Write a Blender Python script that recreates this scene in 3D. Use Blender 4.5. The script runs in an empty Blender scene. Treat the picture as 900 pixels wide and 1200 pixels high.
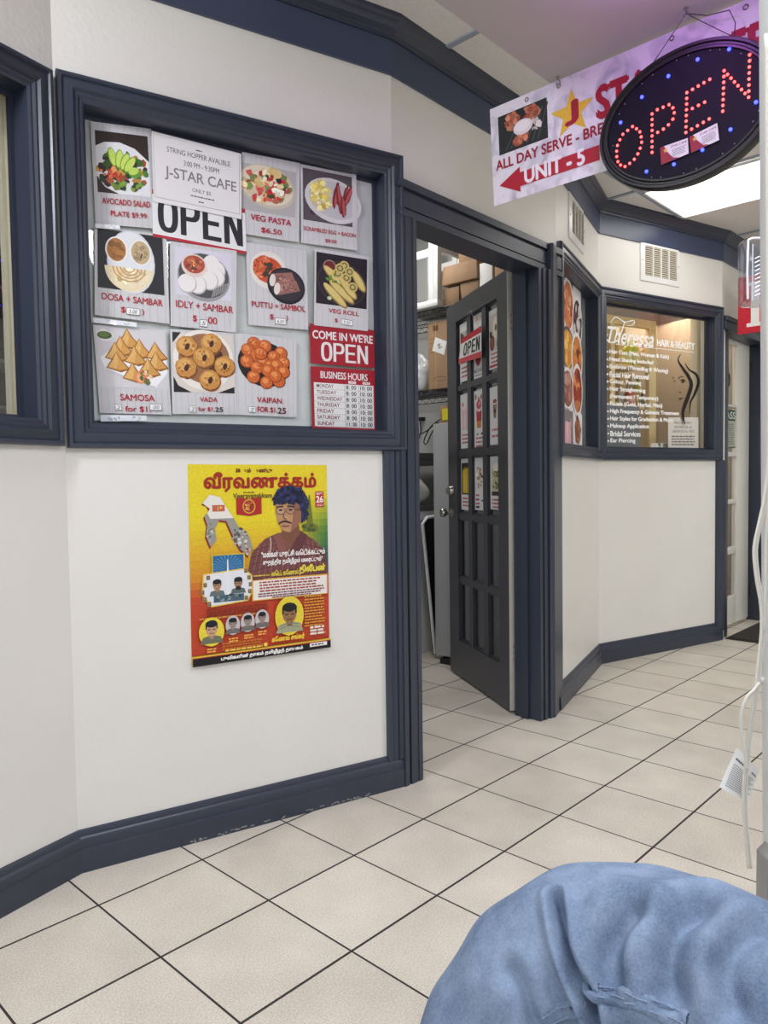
import bpy, bmesh, math, random
from mathutils import Vector, Matrix
from mathutils.bvhtree import BVHTree

rnd = random.Random(7)
SC = bpy.context.scene
COL = SC.collection

# ------------------------------------------------------------------ camera
T = 0.308                                   # floor tile pitch
FPX, PITCH, ROLL, YAW = 870.6160, 0.0437458, -0.0146434, 0.8113900
GX, GY, CH = 2.71383 * T, 5.925909 * T, 3.5130539 * T
_cp, _sp, _cr, _sr = math.cos(PITCH), math.sin(PITCH), math.cos(ROLL), math.sin(ROLL)
FW = Vector((0, _cp, -_sp)); _u = Vector((0, _sp, _cp)); _r = Vector((1, 0, 0))
RT = _cr * _r + _sr * _u; UP = -_sr * _r + _cr * _u
CAM = Vector((0, 0, CH))
cam = bpy.data.objects.new('camera', bpy.data.cameras.new('camera'))
COL.objects.link(cam)
cam.data.sensor_fit = 'VERTICAL'; cam.data.sensor_height = 36.0; cam.data.sensor_width = 27.0
cam.data.lens = FPX / 1200 * 36; cam.data.clip_start = 0.02
cam.matrix_world = Matrix(((RT.x, UP.x, -FW.x, 0), (RT.y, UP.y, -FW.y, 0), (RT.z, UP.z, -FW.z, CH), (0, 0, 0, 1)))
SC.camera = cam
SC.view_settings.view_transform = 'Standard'; SC.view_settings.look = 'None'
SC.view_settings.exposure = 0.0; SC.view_settings.gamma = 1.0; SC.view_settings.use_curve_mapping = False

# ------------------------------------------------------------------ light
world = bpy.data.worlds.new('room light'); SC.world = world; world.use_nodes = True
world.node_tree.nodes['Background'].inputs[0].default_value = (0.91, 0.965, 1.05, 1)
world.node_tree.nodes['Background'].inputs[1].default_value = 0.74

def G(a, b, z=0.0):                         # point on the floor-tile grid: a runs up the corridor, b to the left
    c, s = math.cos(YAW), math.sin(YAW)
    return Vector((a * c - b * s, a * s + b * c, z))

def area(name, p, size, power, color=(1, 1, 1), to=(0, 0, -1), sy=None):
    d = bpy.data.lights.new(name, 'AREA'); d.energy = power; d.color = color
    d.shape = 'RECTANGLE'; d.size = size; d.size_y = sy or size
    o = bpy.data.objects.new(name, d); COL.objects.link(o); o.location = p
    o.rotation_euler = Vector(to).to_track_quat('-Z', 'Y').to_euler()
    o.rotation_euler = (Matrix.Rotation(YAW, 3, 'Z') @ o.rotation_euler.to_matrix()).to_euler() if tuple(to) == (0, 0, -1) else o.rotation_euler
    return o
area('corridor_panel_and_fill_light', G(4.235, 1.22, 2.58), 0.57, 3.4, (0.97, 0.985, 1.02), sy=1.1)
area('corridor_wall_fill', G(-0.55, 1.42, 2.45), 0.3, 20, (0.96, 0.985, 1.04), to=tuple(G(1, .27, -.30)))  # unseen tilted fill, added to brighten the upper wall over the menu window
area('cafe_panel_and_fill_light', G(-0.4, -0.7, 2.27), 0.6, 14, (0.95, 0.985, 1.06), sy=1.1)
area('cafe_panel_and_fill_light', G(1.05, 0.15, 2.27), 0.5, 25, (0.95, 0.985, 1.06), sy=0.8)  # added fill under the soffit, out of view, for the middle floor
area('cafe_panel_and_fill_light', G(-1.25, 0.55, 2.27), 0.6, 14, (0.95, 0.985, 1.06), sy=1.1)
area('corridor_panel_and_fill_light', G(4.0, -1.2, 2.58), 0.57, 92, (0.97, 0.985, 1.02), to=tuple(G(.45, 0, -.89)), sy=1.1)  # out-of-view fill added for the far floor and salon wall, tilted up the corridor
area('kitchen_panel_light', G(3.05, 3.1, 2.70), 0.5, 9, (1, 0.98, 0.95), sy=0.5)
area('salon_panel_light', Vector((1.38, 5.46, 2.5)), 0.5, 11.5, (1, 0.86, 0.66), sy=0.5)
area('salon_entry_light', G(6.6, 2.7, 2.5), 0.6, 10, (1, 0.86, 0.66), sy=0.6)

# ------------------------------------------------------------------ materials
def lin(c):
    return tuple((x / 255 / 12.92) if x / 255 <= 0.04045 else ((x / 255 + 0.055) / 1.055) ** 2.4 for x in c)
_M = {}
def mat(name, col, rough=0.5, metal=0.0, bump=0.0, bscale=60.0, var=0.0, vscale=8.0, spec=0.5, emit=None, estr=0.0, aniso=None):
    if name in _M: return _M[name]
    m = bpy.data.materials.new(name); m.use_nodes = True; _M[name] = m
    nt = m.node_tree; b = nt.nodes['Principled BSDF']
    b.inputs['Base Color'].default_value = (*lin(col), 1); b.inputs['Roughness'].default_value = rough
    b.inputs['Metallic'].default_value = metal; b.inputs['Specular IOR Level'].default_value = spec
    if emit:
        b.inputs['Emission Color'].default_value = (*lin(emit), 1); b.inputs['Emission Strength'].default_value = estr
    if bump or var:
        tc = nt.nodes.new('ShaderNodeTexCoord')
        mp = nt.nodes.new('ShaderNodeMapping'); nt.links.new(tc.outputs['Object'], mp.inputs[0])
        if aniso: mp.inputs['Scale'].default_value = aniso
    if bump:
        n = nt.nodes.new('ShaderNodeTexNoise'); n.inputs['Scale'].default_value = bscale; n.inputs['Detail'].default_value = 4
        nt.links.new(mp.outputs[0], n.inputs['Vector'])
        bp = nt.nodes.new('ShaderNodeBump'); bp.inputs['Strength'].default_value = bump; bp.inputs['Distance'].default_value = 0.004
        nt.links.new(n.outputs[0], bp.inputs['Height']); nt.links.new(bp.outputs[0], b.inputs['Normal'])
    if var:
        n = nt.nodes.new('ShaderNodeTexNoise'); n.inputs['Scale'].default_value = vscale; n.inputs['Detail'].default_value = 5
        nt.links.new(mp.outputs[0], n.inputs['Vector'])
        cr = nt.nodes.new('ShaderNodeValToRGB'); l = lin(col)
        cr.color_ramp.elements[0].position = 0.3; cr.color_ramp.elements[1].position = 0.7
        cr.color_ramp.elements[0].color = (*[x * (1 - var) for x in l], 1)
        cr.color_ramp.elements[1].color = (*[min(1, x * (1 + var)) for x in l], 1)
        nt.links.new(n.outputs[0], cr.inputs[0]); nt.links.new(cr.outputs[0], b.inputs['Base Color'])
    return m
def ink(c, rough=0.45):
    c = tuple(int(max(0, min(255, x))) for x in c)
    return mat('print_%d_%d_%d' % c, c, rough, spec=0.35, var=0.10 if max(c) - min(c) > 24 else 0.0, vscale=210)

M_wall = mat('wall_paint', (224, 222, 216), 0.38, bump=0.22, bscale=70, var=0.02, vscale=3)
M_trim = mat('slate_trim_paint', (50, 56, 71), 0.33, bump=0.05, bscale=22, var=0.06, vscale=6, aniso=(1, 1, 0.25))
M_band = mat('navy_band_paint', (58, 68, 94), 0.30, bump=0.1, bscale=30)
M_ceil = mat('ceiling_board', (226, 223, 218), 0.8, bump=0.35, bscale=120, var=0.04, vscale=60)
M_tbar = mat('grid_bar', (150, 158, 172), 0.45)
M_soffit = mat('soffit_paint', (186, 180, 178), 0.5, bump=0.08, bscale=40)
M_white = mat('white_enamel', (226, 226, 224), 0.3, bump=0.03)
M_metal = mat('brushed_nickel', (170, 168, 162), 0.28, 1.0)
M_black = mat('black_plastic', (18, 18, 20), 0.4)
M_plastic = mat('white_plastic', (236, 236, 236), 0.4)
M_paper = mat('paper', (232, 231, 228), 0.6)
M_card = mat('cardboard', (164, 131, 100), 0.75, var=0.08, vscale=14, bump=0.1)
M_card2 = mat('kraft_board', (148, 118, 90), 0.75, var=0.07, vscale=20)
M_cream = mat('cream_paint', (222, 216, 190), 0.5, bump=0.1, var=0.04)
M_pine = mat('pine', (236, 214, 158), 0.5, var=0.1, vscale=9, aniso=(1, 1, 0.15))
M_wire = mat('dark_wire', (74, 74, 76), 0.35, 0.9)
M_black_rub = mat('black_rubber', (24, 24, 25), 0.7)

def glass_mat(name, tint=(1, 1, 1), gloss=0.09, rough=0.0):
    m = bpy.data.materials.new(name); m.use_nodes = True; nt = m.node_tree
    for n in list(nt.nodes):
        if n.type != 'OUTPUT_MATERIAL': nt.nodes.remove(n)
    out = nt.nodes['Material Output']
    t = nt.nodes.new('ShaderNodeBsdfTransparent'); t.inputs[0].default_value = (*tint, 1)
    g = nt.nodes.new('ShaderNodeBsdfGlossy'); g.inputs['Roughness'].default_value = rough
    f = nt.nodes.new('ShaderNodeFresnel')
    ge = nt.nodes.new('ShaderNodeNewGeometry'); io = nt.nodes.new('ShaderNodeMath'); io.operation = 'MULTIPLY_ADD'
    nt.links.new(ge.outputs['Backfacing'], io.inputs[0]); io.inputs[1].default_value = 1 / 1.45 - 1.45; io.inputs[2].default_value = 1.45; nt.links.new(io.outputs[0], f.inputs[0])
    mu = nt.nodes.new('ShaderNodeMath'); mu.operation = 'ADD'; mu.inputs[1].default_value = gloss - 0.04; mu.use_clamp = True
    nt.links.new(f.outputs[0], mu.inputs[0])
    mx = nt.nodes.new('ShaderNodeMixShader')
    nt.links.new(mu.outputs[0], mx.inputs[0]); nt.links.new(t.outputs[0], mx.inputs[1]); nt.links.new(g.outputs[0], mx.inputs[2])
    nt.links.new(mx.outputs[0], out.inputs[0])
    return m
M_glass = glass_mat('window_glass', gloss=0.05)
M_tglass = glass_mat('tinted_pane', (0.72, 0.75, 0.78), 0.12, 0.02)
M_clear = glass_mat('clear_plastic', (0.90, 0.91, 0.95), 0.30, 0.12)
M_bag = glass_mat('clear_bag', (0.8, 0.8, 0.8), 0.35, 0.15)

def floor_mat():
    m = bpy.data.materials.new('beige_floor_tile'); m.use_nodes = True; nt = m.node_tree; b = nt.nodes['Principled BSDF']
    N = nt.nodes.new; L = nt.links.new
    tc = N('ShaderNodeTexCoord'); sp = N('ShaderNodeSeparateXYZ'); L(tc.outputs['Object'], sp.inputs[0])
    def math_(op, a, bb=None):
        n = N('ShaderNodeMath'); n.operation = op
        for i, x in enumerate((a, bb)):
            if x is None: continue
            if isinstance(x, (int, float)): n.inputs[i].default_value = x
            else: L(x, n.inputs[i])
        return n.outputs[0]
    dist = []; cells = []
    for ax, wd in ((0, 0.0026), (1, 0.0034)):
        v = math_('DIVIDE', sp.outputs[ax], T)
        fr = math_('SUBTRACT', v, math_('FLOOR', math_('ADD', v, 0.5)))
        dist.append(math_('LESS_THAN', math_('ABSOLUTE', fr), wd / T))
        cells.append(math_('FLOOR', v))
    g = math_('MAXIMUM', dist[0], dist[1])
    cb = N('ShaderNodeCombineXYZ'); L(cells[0], cb.inputs[0]); L(cells[1], cb.inputs[1])
    wn = N('ShaderNodeTexWhiteNoise'); wn.noise_dimensions = '3D'; L(cb.outputs[0], wn.inputs['Vector'])
    sn = N('ShaderNodeTexNoise'); sn.inputs['Scale'].default_value = 260; sn.inputs['Detail'].default_value = 3; L(tc.outputs['Object'], sn.inputs['Vector'])
    s2 = N('ShaderNodeTexNoise'); s2.inputs['Scale'].default_value = 5; s2.inputs['Detail'].default_value = 4; L(tc.outputs['Object'], s2.inputs['Vector'])
    mixv = math_('ADD', math_('MULTIPLY', sn.outputs[0], 0.75), math_('ADD', math_('MULTIPLY', s2.outputs[0], 0.3), math_('MULTIPLY', wn.outputs[0], 0.10)))
    cr = N('ShaderNodeValToRGB'); e = cr.color_ramp.elements
    e[0].position = 0.36; e[0].color = (*lin((184, 175, 161)), 1); e[1].position = 0.78; e[1].color = (*lin((238, 230, 216)), 1)
    L(mixv, cr.inputs[0])
    mx = N('ShaderNodeMix'); mx.data_type = 'RGBA'; L(g, mx.inputs[0]); L(cr.outputs[0], mx.inputs[6]); mx.inputs[7].default_value = (*lin((44, 40, 37)), 1)
    L(mx.outputs[2], b.inputs['Base Color'])
    rg = math_('ADD', math_('MULTIPLY', g, 0.4), 0.40); L(rg, b.inputs['Roughness'])
    hb = math_('ADD', math_('MULTIPLY', g, -1.0), math_('MULTIPLY', sn.outputs[0], 0.12))
    bp = N('ShaderNodeBump'); bp.inputs['Strength'].default_value = 0.35; bp.inputs['Distance'].default_value = 0.002
    L(hb, bp.inputs['Height']); L(bp.outputs[0], b.inputs['Normal'])
    return m
def marble_mat():
    m = mat('banner_marble', (222, 216, 224), 0.4); nt = m.node_tree; b = nt.nodes['Principled BSDF']
    tc = nt.nodes.new('ShaderNodeTexCoord'); n = nt.nodes.new('ShaderNodeTexNoise'); n.inputs['Scale'].default_value = 9
    n.inputs['Detail'].default_value = 6; n.inputs['Distortion'].default_value = 1.5
    nt.links.new(tc.outputs['Object'], n.inputs['Vector'])
    cr = nt.nodes.new('ShaderNodeValToRGB'); e = cr.color_ramp.elements
    e[0].position = 0.32; e[0].color = (*lin((176, 172, 188)), 1); e[1].position = 0.52; e[1].color = (*lin((226, 221, 228)), 1)
    nt.links.new(n.outputs[0], cr.inputs[0]); nt.links.new(cr.outputs[0], b.inputs['Base Color'])
    return m
M_marble = marble_mat()

# ------------------------------------------------------------------ mesh helpers
WPOS = {}
class MB:
    def __init__(s): s.v = []; s.f = []; s.fm = []; s.m = []
    def mi(s, m):
        if m not in s.m: s.m.append(m)
        return s.m.index(m)
    def add(s, vs, fs, m):
        k = len(s.v); i = s.mi(m); s.v += [Vector(p) for p in vs]
        for f in fs: s.f.append([k + q for q in f]); s.fm.append(i)
        return s
    def box(s, fr, a, b, c, m):
        P = [fr(a[i], b[j], c[k]) for i in (0, 1) for j in (0, 1) for k in (0, 1)]
        return s.add(P, [(0, 1, 3, 2), (4, 6, 7, 5), (0, 4, 5, 1), (2, 3, 7, 6), (0, 2, 6, 4), (1, 5, 7, 3)], m)
    def tube(s, pts, r, m, n=8, closed=False, flat=1.0):
        pts = [Vector(p) for p in pts]; N = len(pts); rs = r if isinstance(r, (list, tuple)) else [r] * N
        prev = None; rings = []
        for i, p in enumerate(pts):
            t = (pts[(i + 1) % N] - pts[i - 1]) if closed else (pts[min(i + 1, N - 1)] - pts[max(i - 1, 0)])
            t.normalize()
            if prev is None:
                x = t.cross(Vector((0, 0, 1)) if abs(t.z) < 0.9 else Vector((1, 0, 0))).normalized()
            else: x = (prev - t * prev.dot(t)).normalized()
            prev = x; y = t.cross(x)
            rings.append([p + rs[i] * (math.cos(2 * math.pi * k / n) * x + flat * math.sin(2 * math.pi * k / n) * y) for k in range(n)])
        vs = [q for rg in rings for q in rg]; fs = []
        for i in range(N if closed else N - 1):
            j = (i + 1) % N
            for k in range(n): fs.append((i * n + k, i * n + (k + 1) % n, j * n + (k + 1) % n, j * n + k))
        if not closed: fs += [tuple(range(n - 1, -1, -1)), tuple((N - 1) * n + k for k in range(n))]
        return s.add(vs, fs, m)
    def lathe(s, c, ax, prof, m, n=20):
        ax = Vector(ax).normalized(); x = ax.cross(Vector((0, 0, 1)) if abs(ax.z) < 0.9 else Vector((1, 0, 0))).normalized(); y = ax.cross(x); c = Vector(c)
        vs = []; fs = []
        for (r, h) in prof:
            vs += [c + ax * h + max(r, 1e-4) * (math.cos(2 * math.pi * k / n) * x + math.sin(2 * math.pi * k / n) * y) for k in range(n)]
        for i in range(len(prof) - 1):
            for k in range(n): fs.append((i * n + k, i * n + (k + 1) % n, (i + 1) * n + (k + 1) % n, (i + 1) * n + k))
        fs += [tuple(range(n - 1, -1, -1)), tuple((len(prof) - 1) * n + k for k in range(n))]
        return s.add(vs, fs, m)
    def prism(s, plan, z0, z1, m):
        n = len(plan); vs = [Vector((p[0], p[1], z0)) for p in plan] + [Vector((p[0], p[1], z1)) for p in plan]
        return s.add(vs, [tuple(range(n - 1, -1, -1)), tuple(range(n, 2 * n))] + [(i, (i + 1) % n, n + (i + 1) % n, n + i) for i in range(n)], m)
    def strip(s, rows, m, closed=False):
        n = len(rows[0]); vs = [p for r in rows for p in r]; fs = []
        for i in range(len(rows) - 1):
            for k in range(n if closed else n - 1):
                fs.append((i * n + k, i * n + (k + 1) % n, (i + 1) * n + (k + 1) % n, (i + 1) * n + k))
        return s.add(vs, fs, m)
    def build(s, name, parent=None, bevel=0, smooth=35, recalc=True, seg=2, subsurf=0):
        lo = [min(p[i] for p in s.v) for i in range(3)]; hi = [max(p[i] for p in s.v) for i in range(3)]
        c = Vector(((lo[0] + hi[0]) / 2, (lo[1] + hi[1]) / 2, lo[2]))
        me = bpy.data.meshes.new(name); me.from_pydata([p - c for p in s.v], [], s.f)
        for m in s.m: me.materials.append(m)
        me.polygons.foreach_set('material_index', s.fm)
        if recalc or bevel:
            bm = bmesh.new(); bm.from_mesh(me)
            if recalc: bmesh.ops.recalc_face_normals(bm, faces=bm.faces)
            if bevel:
                es = [e for e in bm.edges if len(e.link_faces) == 2 and e.calc_face_angle(0) > 0.5]
                bmesh.ops.bevel(bm, geom=es, offset=bevel, segments=seg, affect='EDGES', clamp_overlap=True, profile=0.5)
            bm.to_mesh(me); bm.free()
        if smooth:
            me.shade_smooth(); me.set_sharp_from_angle(angle=math.radians(smooth))
        o = bpy.data.objects.new(name, me); COL.objects.link(o)
        if subsurf:
            q = o.modifiers.new('sub', 'SUBSURF'); q.levels = q.render_levels = subsurf
        pl = Vector((0, 0, 0))
        if parent is not None: o.parent = parent; pl = WPOS[parent.name]
        o.location = c - pl; WPOS[o.name] = c
        return o
def tag(o, label=None, cat=None, group=None, kind=None):
    if label: o['label'] = label
    if cat: o['category'] = cat
    if group: o['group'] = group
    if kind: o['kind'] = kind
    return o
def thing(name, loc, label=None, cat=None, group=None, kind=None):
    o = bpy.data.objects.new(name, None); COL.objects.link(o); o.location = loc; o.empty_display_size = 0.05
    WPOS[o.name] = Vector(loc)
    return tag(o, label, cat, group, kind)
def struct(o, label, cat): return tag(o, label, cat, kind='structure')
def XYZ(a, b, c): return Vector((a, b, c))
def ray(u, v): return FW + RT * ((u - 450) / FPX) - UP * ((v - 600) / FPX)
def onfloor(u, v, z=0.0):
    d = ray(u, v); return CAM + d * ((z - CH) / d.z)

class Wall:
    """vertical plane: s runs left to right as seen by the viewer, n towards the viewer"""
    def __init__(w, p0, p1):
        w.p0 = Vector((p0[0], p0[1], 0)); d = Vector((p1[0] - p0[0], p1[1] - p0[1], 0)); w.len = d.length
        w.t = d.normalized(); w.n = Vector((w.t.y, -w.t.x, 0))
    def p(w, s, n=0.0, z=0.0): return w.p0 + w.t * s + w.n * n + Vector((0, 0, z))
    def hit(w, u, v, n=0.0):
        d = ray(u, v); o = w.p0 + w.n * n
        q = CAM + d * (w.n.dot(o - CAM) / w.n.dot(d))
        return (q - o).dot(w.t), q.z
    def rect(w, u0, v0, u1, v1, n=0.0):
        a = w.hit(u0, v0, n); b = w.hit(u1, v1, n); return a[0], b[0], b[1], a[1]

# ------------------------------------------------------------------ plan of the place
def _xsect(A, t, B, s):
    det = t.x * -s.y + s.x * t.y; d = B - A
    k = (d.x * -s.y + s.x * d.y) / det
    return A + t * k
_a0, _a1, _b = onfloor(0, 1077), onfloor(96.6, 1023.5), onfloor(485, 919)
_c1, _j2 = onfloor(498.6, 912.6), onfloor(636.4, 845)
_wa, _wb, _d = onfloor(651, 840.7), onfloor(705.7, 778.2), onfloor(847.5, 749.8)
def _line(p, q, off):
    t = (q - p).normalized(); n = Vector((t.y, -t.x, 0)); return p - n * off, t
L1, L2, L3, L4, L5 = _line(_a0, _a1, .02), _line(_a1, _b, .02), _line(_c1, _j2, .033), _line(_wa, _wb, .02), _line(_wb, _d, .02)
PA = _xsect(*L1, *L2); PB = _xsect(*L2, *L3); PC = _xsect(*L3, *L4); PD = _xsect(*L4, *L5)
PE = PD + L5[1] * 1.132
PZ = PA - L1[1] * 2.2
PF = PE + G(1, 0) * 3.0
W1, W2, W3, W4, W5, W6 = Wall(PZ, PA), Wall(PA, PB), Wall(PB, PC), Wall(PC, PD), Wall(PD, PE), Wall(PE, PF)
WALLS = [W1, W2, W3, W4, W5, W6]
CZ = 2.63                                    # corridor ceiling
WT = 0.10                                    # wall thickness

def wall_obj(name, w, opening, label, zt=CZ):
    mb = MB(); fr = lambda s, n, z: w.p(s, n, z)
    if opening is None: mb.box(fr, (0, w.len), (-WT, 0), (0, zt), M_wall)
    else:
        s0, s1, z0, z1 = opening
        if z0 > 0: s0, s1, z0, z1 = s0 - .005, s1 + .005, z0 - .005, z1 + .005   # the frame's reveal lines the cut
        if z0 > 0: mb.box(fr, (s0, s1), (-WT, 0), (0, z0), M_wall)
        mb.box(fr, (s0, s1), (-WT, 0), (z1, zt), M_wall)
        if s0 > 0: mb.box(fr, (0, s0), (-WT, 0), (0, zt), M_wall)
        if s1 < w.len: mb.box(fr, (s1, w.len), (-WT, 0), (0, zt), M_wall)
    return struct(mb.build(name, smooth=0), label, 'wall')

CASING = [(0, 0.0), (0, .020), (.004, .026), (.012, .026), (.016, .019), (.020, .021), (.040, .024), (.046, .016), (.052, .018), (.058, .012), (.064, .013), (.07, .008)]
def frame_obj(w, s0, s1, z0, z1, depth, prof=CASING, extra=None):
    """mitred picture-frame casing round s0..s1,z0..z1 (outer) with a reveal going back to the glass"""
    mb = MB(); pr = list(prof) + [(prof[-1][0], -depth), (prof[-1][0] + .012, -depth), (prof[-1][0] + .012, -depth - .012)]
    rows = []
    for d, n in pr:
        rows.append([w.p(s0 + d, n, z0 + d), w.p(s1 - d, n, z0 + d), w.p(s1 - d, n, z1 - d), w.p(s0 + d, n, z1 - d)])
    mb.strip(rows, M_trim, closed=True)
    if extra: extra(mb)
    return mb

# ------------------------------------------------------------------ the setting
fl = MB(); fl.add([(-9, -9, 0), (9, -9, 0), (9, 9, 0), (-9, 9, 0)], [(0, 1, 2, 3)], floor_mat())
fo = struct(fl.build('floor', smooth=0), 'beige square floor tiles with dark grout lines', 'floor')
# rotate the floor so that its object axes follow the tile grid, junction at the measured place
fo.rotation_euler = (0, 0, YAW)
_gc, _gs = math.cos(YAW), math.sin(YAW)
fo.location = (GX * _gc - GY * _gs, GX * _gs + GY * _gc, 0)

O1 = (W1.len - 1.6, W1.len - 0.085, 1.255, 2.105)
O2 = (0.075, 1.030, 1.250, 2.115)
O3 = (0.09, 0.925, 0.0, 2.045)
O4 = (0.085, 0.90, 1.243, 2.085)
O5 = (0.060, 1.048, 1.243, 2.085)
O6 = (0.10, 0.945, 0.0, 2.05)
wall_obj('wall_left', W1, O1, 'off-white wall left of the menu window, cut by the frame edge')
wall_obj('wall_front', W2, O2, 'off-white wall around the menu window, event poster below')
wall_obj('wall_middle', W3, O3, 'off-white wall over the open grey kitchen door')
wall_obj('wall_right', W4, O4, 'narrow off-white wall around the food collage window')
wall_obj('wall_back', W5, O5, 'off-white wall around the salon window')
wall_obj('wall_far', W6, O6, 'off-white wall around the white glazed salon door')

# trims: baseboards, navy bands and crown mouldings (mitred at the corners)
def mitred(k0, prof, i):
    """profile (n,z) swept along wall i, mitred against its neighbours"""
    w = WALLS[i]
    def endp(j, at_end, n):
        a, b = (WALLS[i], WALLS[j])
        A = a.p(0, n); B = b.p(0, n)
        return _xsect(A, a.t, B, b.t)
    rows = []
    for n, z in prof:
        l = endp(i - 1, False, n) if i > 0 else w.p(0, n)
        r = endp(i + 1, True, n) if i < len(WALLS) - 1 else w.p(w.len, n)
        rows.append([Vector((l.x, l.y, z)), Vector((r.x, r.y, z))])
    return rows
BASE = [(0, .0), (.02, 0), (.02, .062), (.015, .066), (.0155, .070), (.017, .086), (.012, .098), (.009, .100), (.009, .108), (.006, .114), (0, .116)]
BAND = [(0, 2.452), (.010, 2.452), (.010, CZ), (0, CZ)]
CROWN = [(.010, 2.565), (.016, 2.565), (.018, 2.575), (.024, 2.578), (.030, 2.595), (.042, 2.603), (.046, 2.612), (.056, 2.618), (.058, CZ), (.0, CZ)]
names = ['left', 'front', 'middle', 'right', 'back', 'far']
wher = ['of the wall left of the menu window', 'of the wall with the event poster', 'of the wall over the open door', 'of the narrow wall by the food collage window', 'of the wall with the salon window', 'of the wall by the white salon door']
for i in range(6):
    if i in (0, 1, 3, 4):
        mb = MB(); rows = mitred(0, BASE, i)
        if i == 1:      # ends against the door casing
            for r, (n, z) in zip(rows, BASE): e = _xsect(W2.p(0, n), W2.t, W3.p(0, .0), W3.n * -1); r[1] = Vector((*(W2.p(W2.len + .012, n)).xy, z))
        if i == 3:
            for r, (n, z) in zip(rows, BASE): r[0] = Vector((*(W4.p(-0.02, n)).xy, z))
        if i == 4:
            for r, (n, z) in zip(rows, BASE): r[1] = Vector((*(W5.p(W5.len, n)).xy, z))
        mb.strip(rows, M_trim)
        if i == 1:                            # chipped paint along the foot
            for _ in range(46):
                s_ = rnd.choice((rnd.uniform(.30, .62), rnd.uniform(.62, .95))); z_ = rnd.uniform(.002, .009); l_ = rnd.uniform(.004, .016)
                mb.add([W2.p(s_, .0203, z_), W2.p(s_ + l_, .0203, z_ + rnd.uniform(-.001, .001)), W2.p(s_ + l_ * .8, .0203, z_ + .0035), W2.p(s_ + l_ * .2, .0203, z_ + .003)], [(0, 1, 2, 3)], mat('bare_chip', (150, 150, 150), .7))
        struct(mb.build('baseboard_' + names[i]), 'slate painted moulded baseboard at the foot ' + wher[i], 'baseboard')
    mb = MB(); mb.strip(mitred(0, BAND, i), M_band); mb.strip(mitred(0, CROWN, i), M_trim)
    struct(mb.build('trim_%d' % (i + 1)), 'navy band and crown moulding along the top ' + wher[i], 'crown moulding')

# casings under the windows (vertical pilasters) and door casings
def pilaster(n_, w, s0, s1, z0, z1, label, th=.018):
    mb = MB(); wd = s1 - s0; pr = [(0, 0), (0, th * .8), (wd * .12, th), (wd * .28, th), (wd * .34, th * .6), (wd * .42, th * .75), (wd * .6, th), (wd * .72, th * .65), (wd * .8, th), (wd, th), (wd, 0)]
    mb.strip([[w.p(s0 + d, n, z0), w.p(s0 + d, n, z1)] for d, n in pr], M_trim)
    return struct(mb.build('trim_%d' % n_), label, 'trim')
pilaster(7, W2, W2.len - .055, W2.len + .006, .1, 1.185, 'slate vertical trim right of the event poster, below the menu window')
pilaster(8, W5, W5.len - .062, W5.len + .012, .06, 1.175, 'slate vertical trim at the right end of the salon wall')

# door frame of the kitchen doorway
mb = MB(); fr = lambda s, n, z: W3.p(s, n, z)
for (x0, x1, n1) in ((0.0, .022, .026), (.022, .032, .018), (.032, .070, .028), (.070, .09, .031)):
    mb.box(fr, (x0, x1), (0, n1), (0, 1.99), M_trim)
mb.box(fr, (.070, .092), (-.105, .004), (0, 2.045), M_trim)       # left jamb
mb.box(fr, (.092, .104), (-.075, -.035), (0, 2.03), M_trim)
# head casing: stepped moulding
for (z0, z1, n1) in ((1.985, 2.008, .030), (2.008, 2.016, .020), (2.016, 2.070, .026), (2.070, 2.080, .018), (2.080, 2.106, .034)):
    mb.box(fr, (0.0, W3.len + .005), (0, n1), (z0, z1), M_trim)
mb.box(fr, (.07, .94), (-.105, .004), (1.99, 2.05), M_trim)        # head jamb
# right casing and corner post
sj = W3.hit(619, 842, 0)[0]
for (x0, x1, n1) in ((.918, .940, .031), (.940, .948, .026), (.948, .975, .036), (.975, .982, .030), (.982, 1.0, .044)):
    mb.box(fr, (x0, x1), (0, n1), (0, 1.99), M_trim)
mb.box(fr, (.922, .95), (-.105, .004), (0, 2.045), M_trim)        # right jamb
mb.box(fr, (.910, .922), (-.070, -.030), (0, 2.03), M_trim)
post = [W3.p(.999, 0), W3.p(.999, .044), _wa, W4.p(.05, 0.012), W4.p(.05, 0.0), PC]
mb.prism(post, 0, 2.106, M_trim)
struct(mb.build('trim_9'), 'slate moulded casing around the open kitchen doorway', 'door frame')

# ------------------------------------------------------------------ windows
def window(n_, w, op, out, label, depth=.05, extra=None):
    t = thing('window_%d' % n_, w.p((op[0] + op[1]) / 2, 0, op[2]), label, 'window', kind='structure')
    mb = frame_obj(w, *out, depth, extra=extra); mb.build('window_frame', t)
    g = MB(); g.box(lambda s, n, z: w.p(s, n, z), (op[0] - .002, op[1] + .002), (-depth - .006, -depth - .002), (op[2] - .002, op[3] + .002), M_glass)
    g.build('pane', t, smooth=0)
    return t
win1 = window(1, W1, O1, (O1[0] - .07, O1[1] + .07, O1[2] - .07, O1[3] + .07), 'slate framed window at the left edge of the photo, dark inside')
win2 = window(2, W2, O2, (O2[0] - .07, O2[1] + .07, O2[2] - .07, O2[3] + .07), 'slate framed window covered with menu posters')
win3 = window(3, W4, O4, (O4[0] - .07, O4[1] + .07, O4[2] - .07, O4[3] + .07), 'narrow slanting slate framed window with a food collage')
win4 = window(4, W5, O5, (O5[0] - .07, O5[1] + .07, O5[2] - .07, O5[3] + .07), 'slate framed salon window with white lettering')
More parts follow.
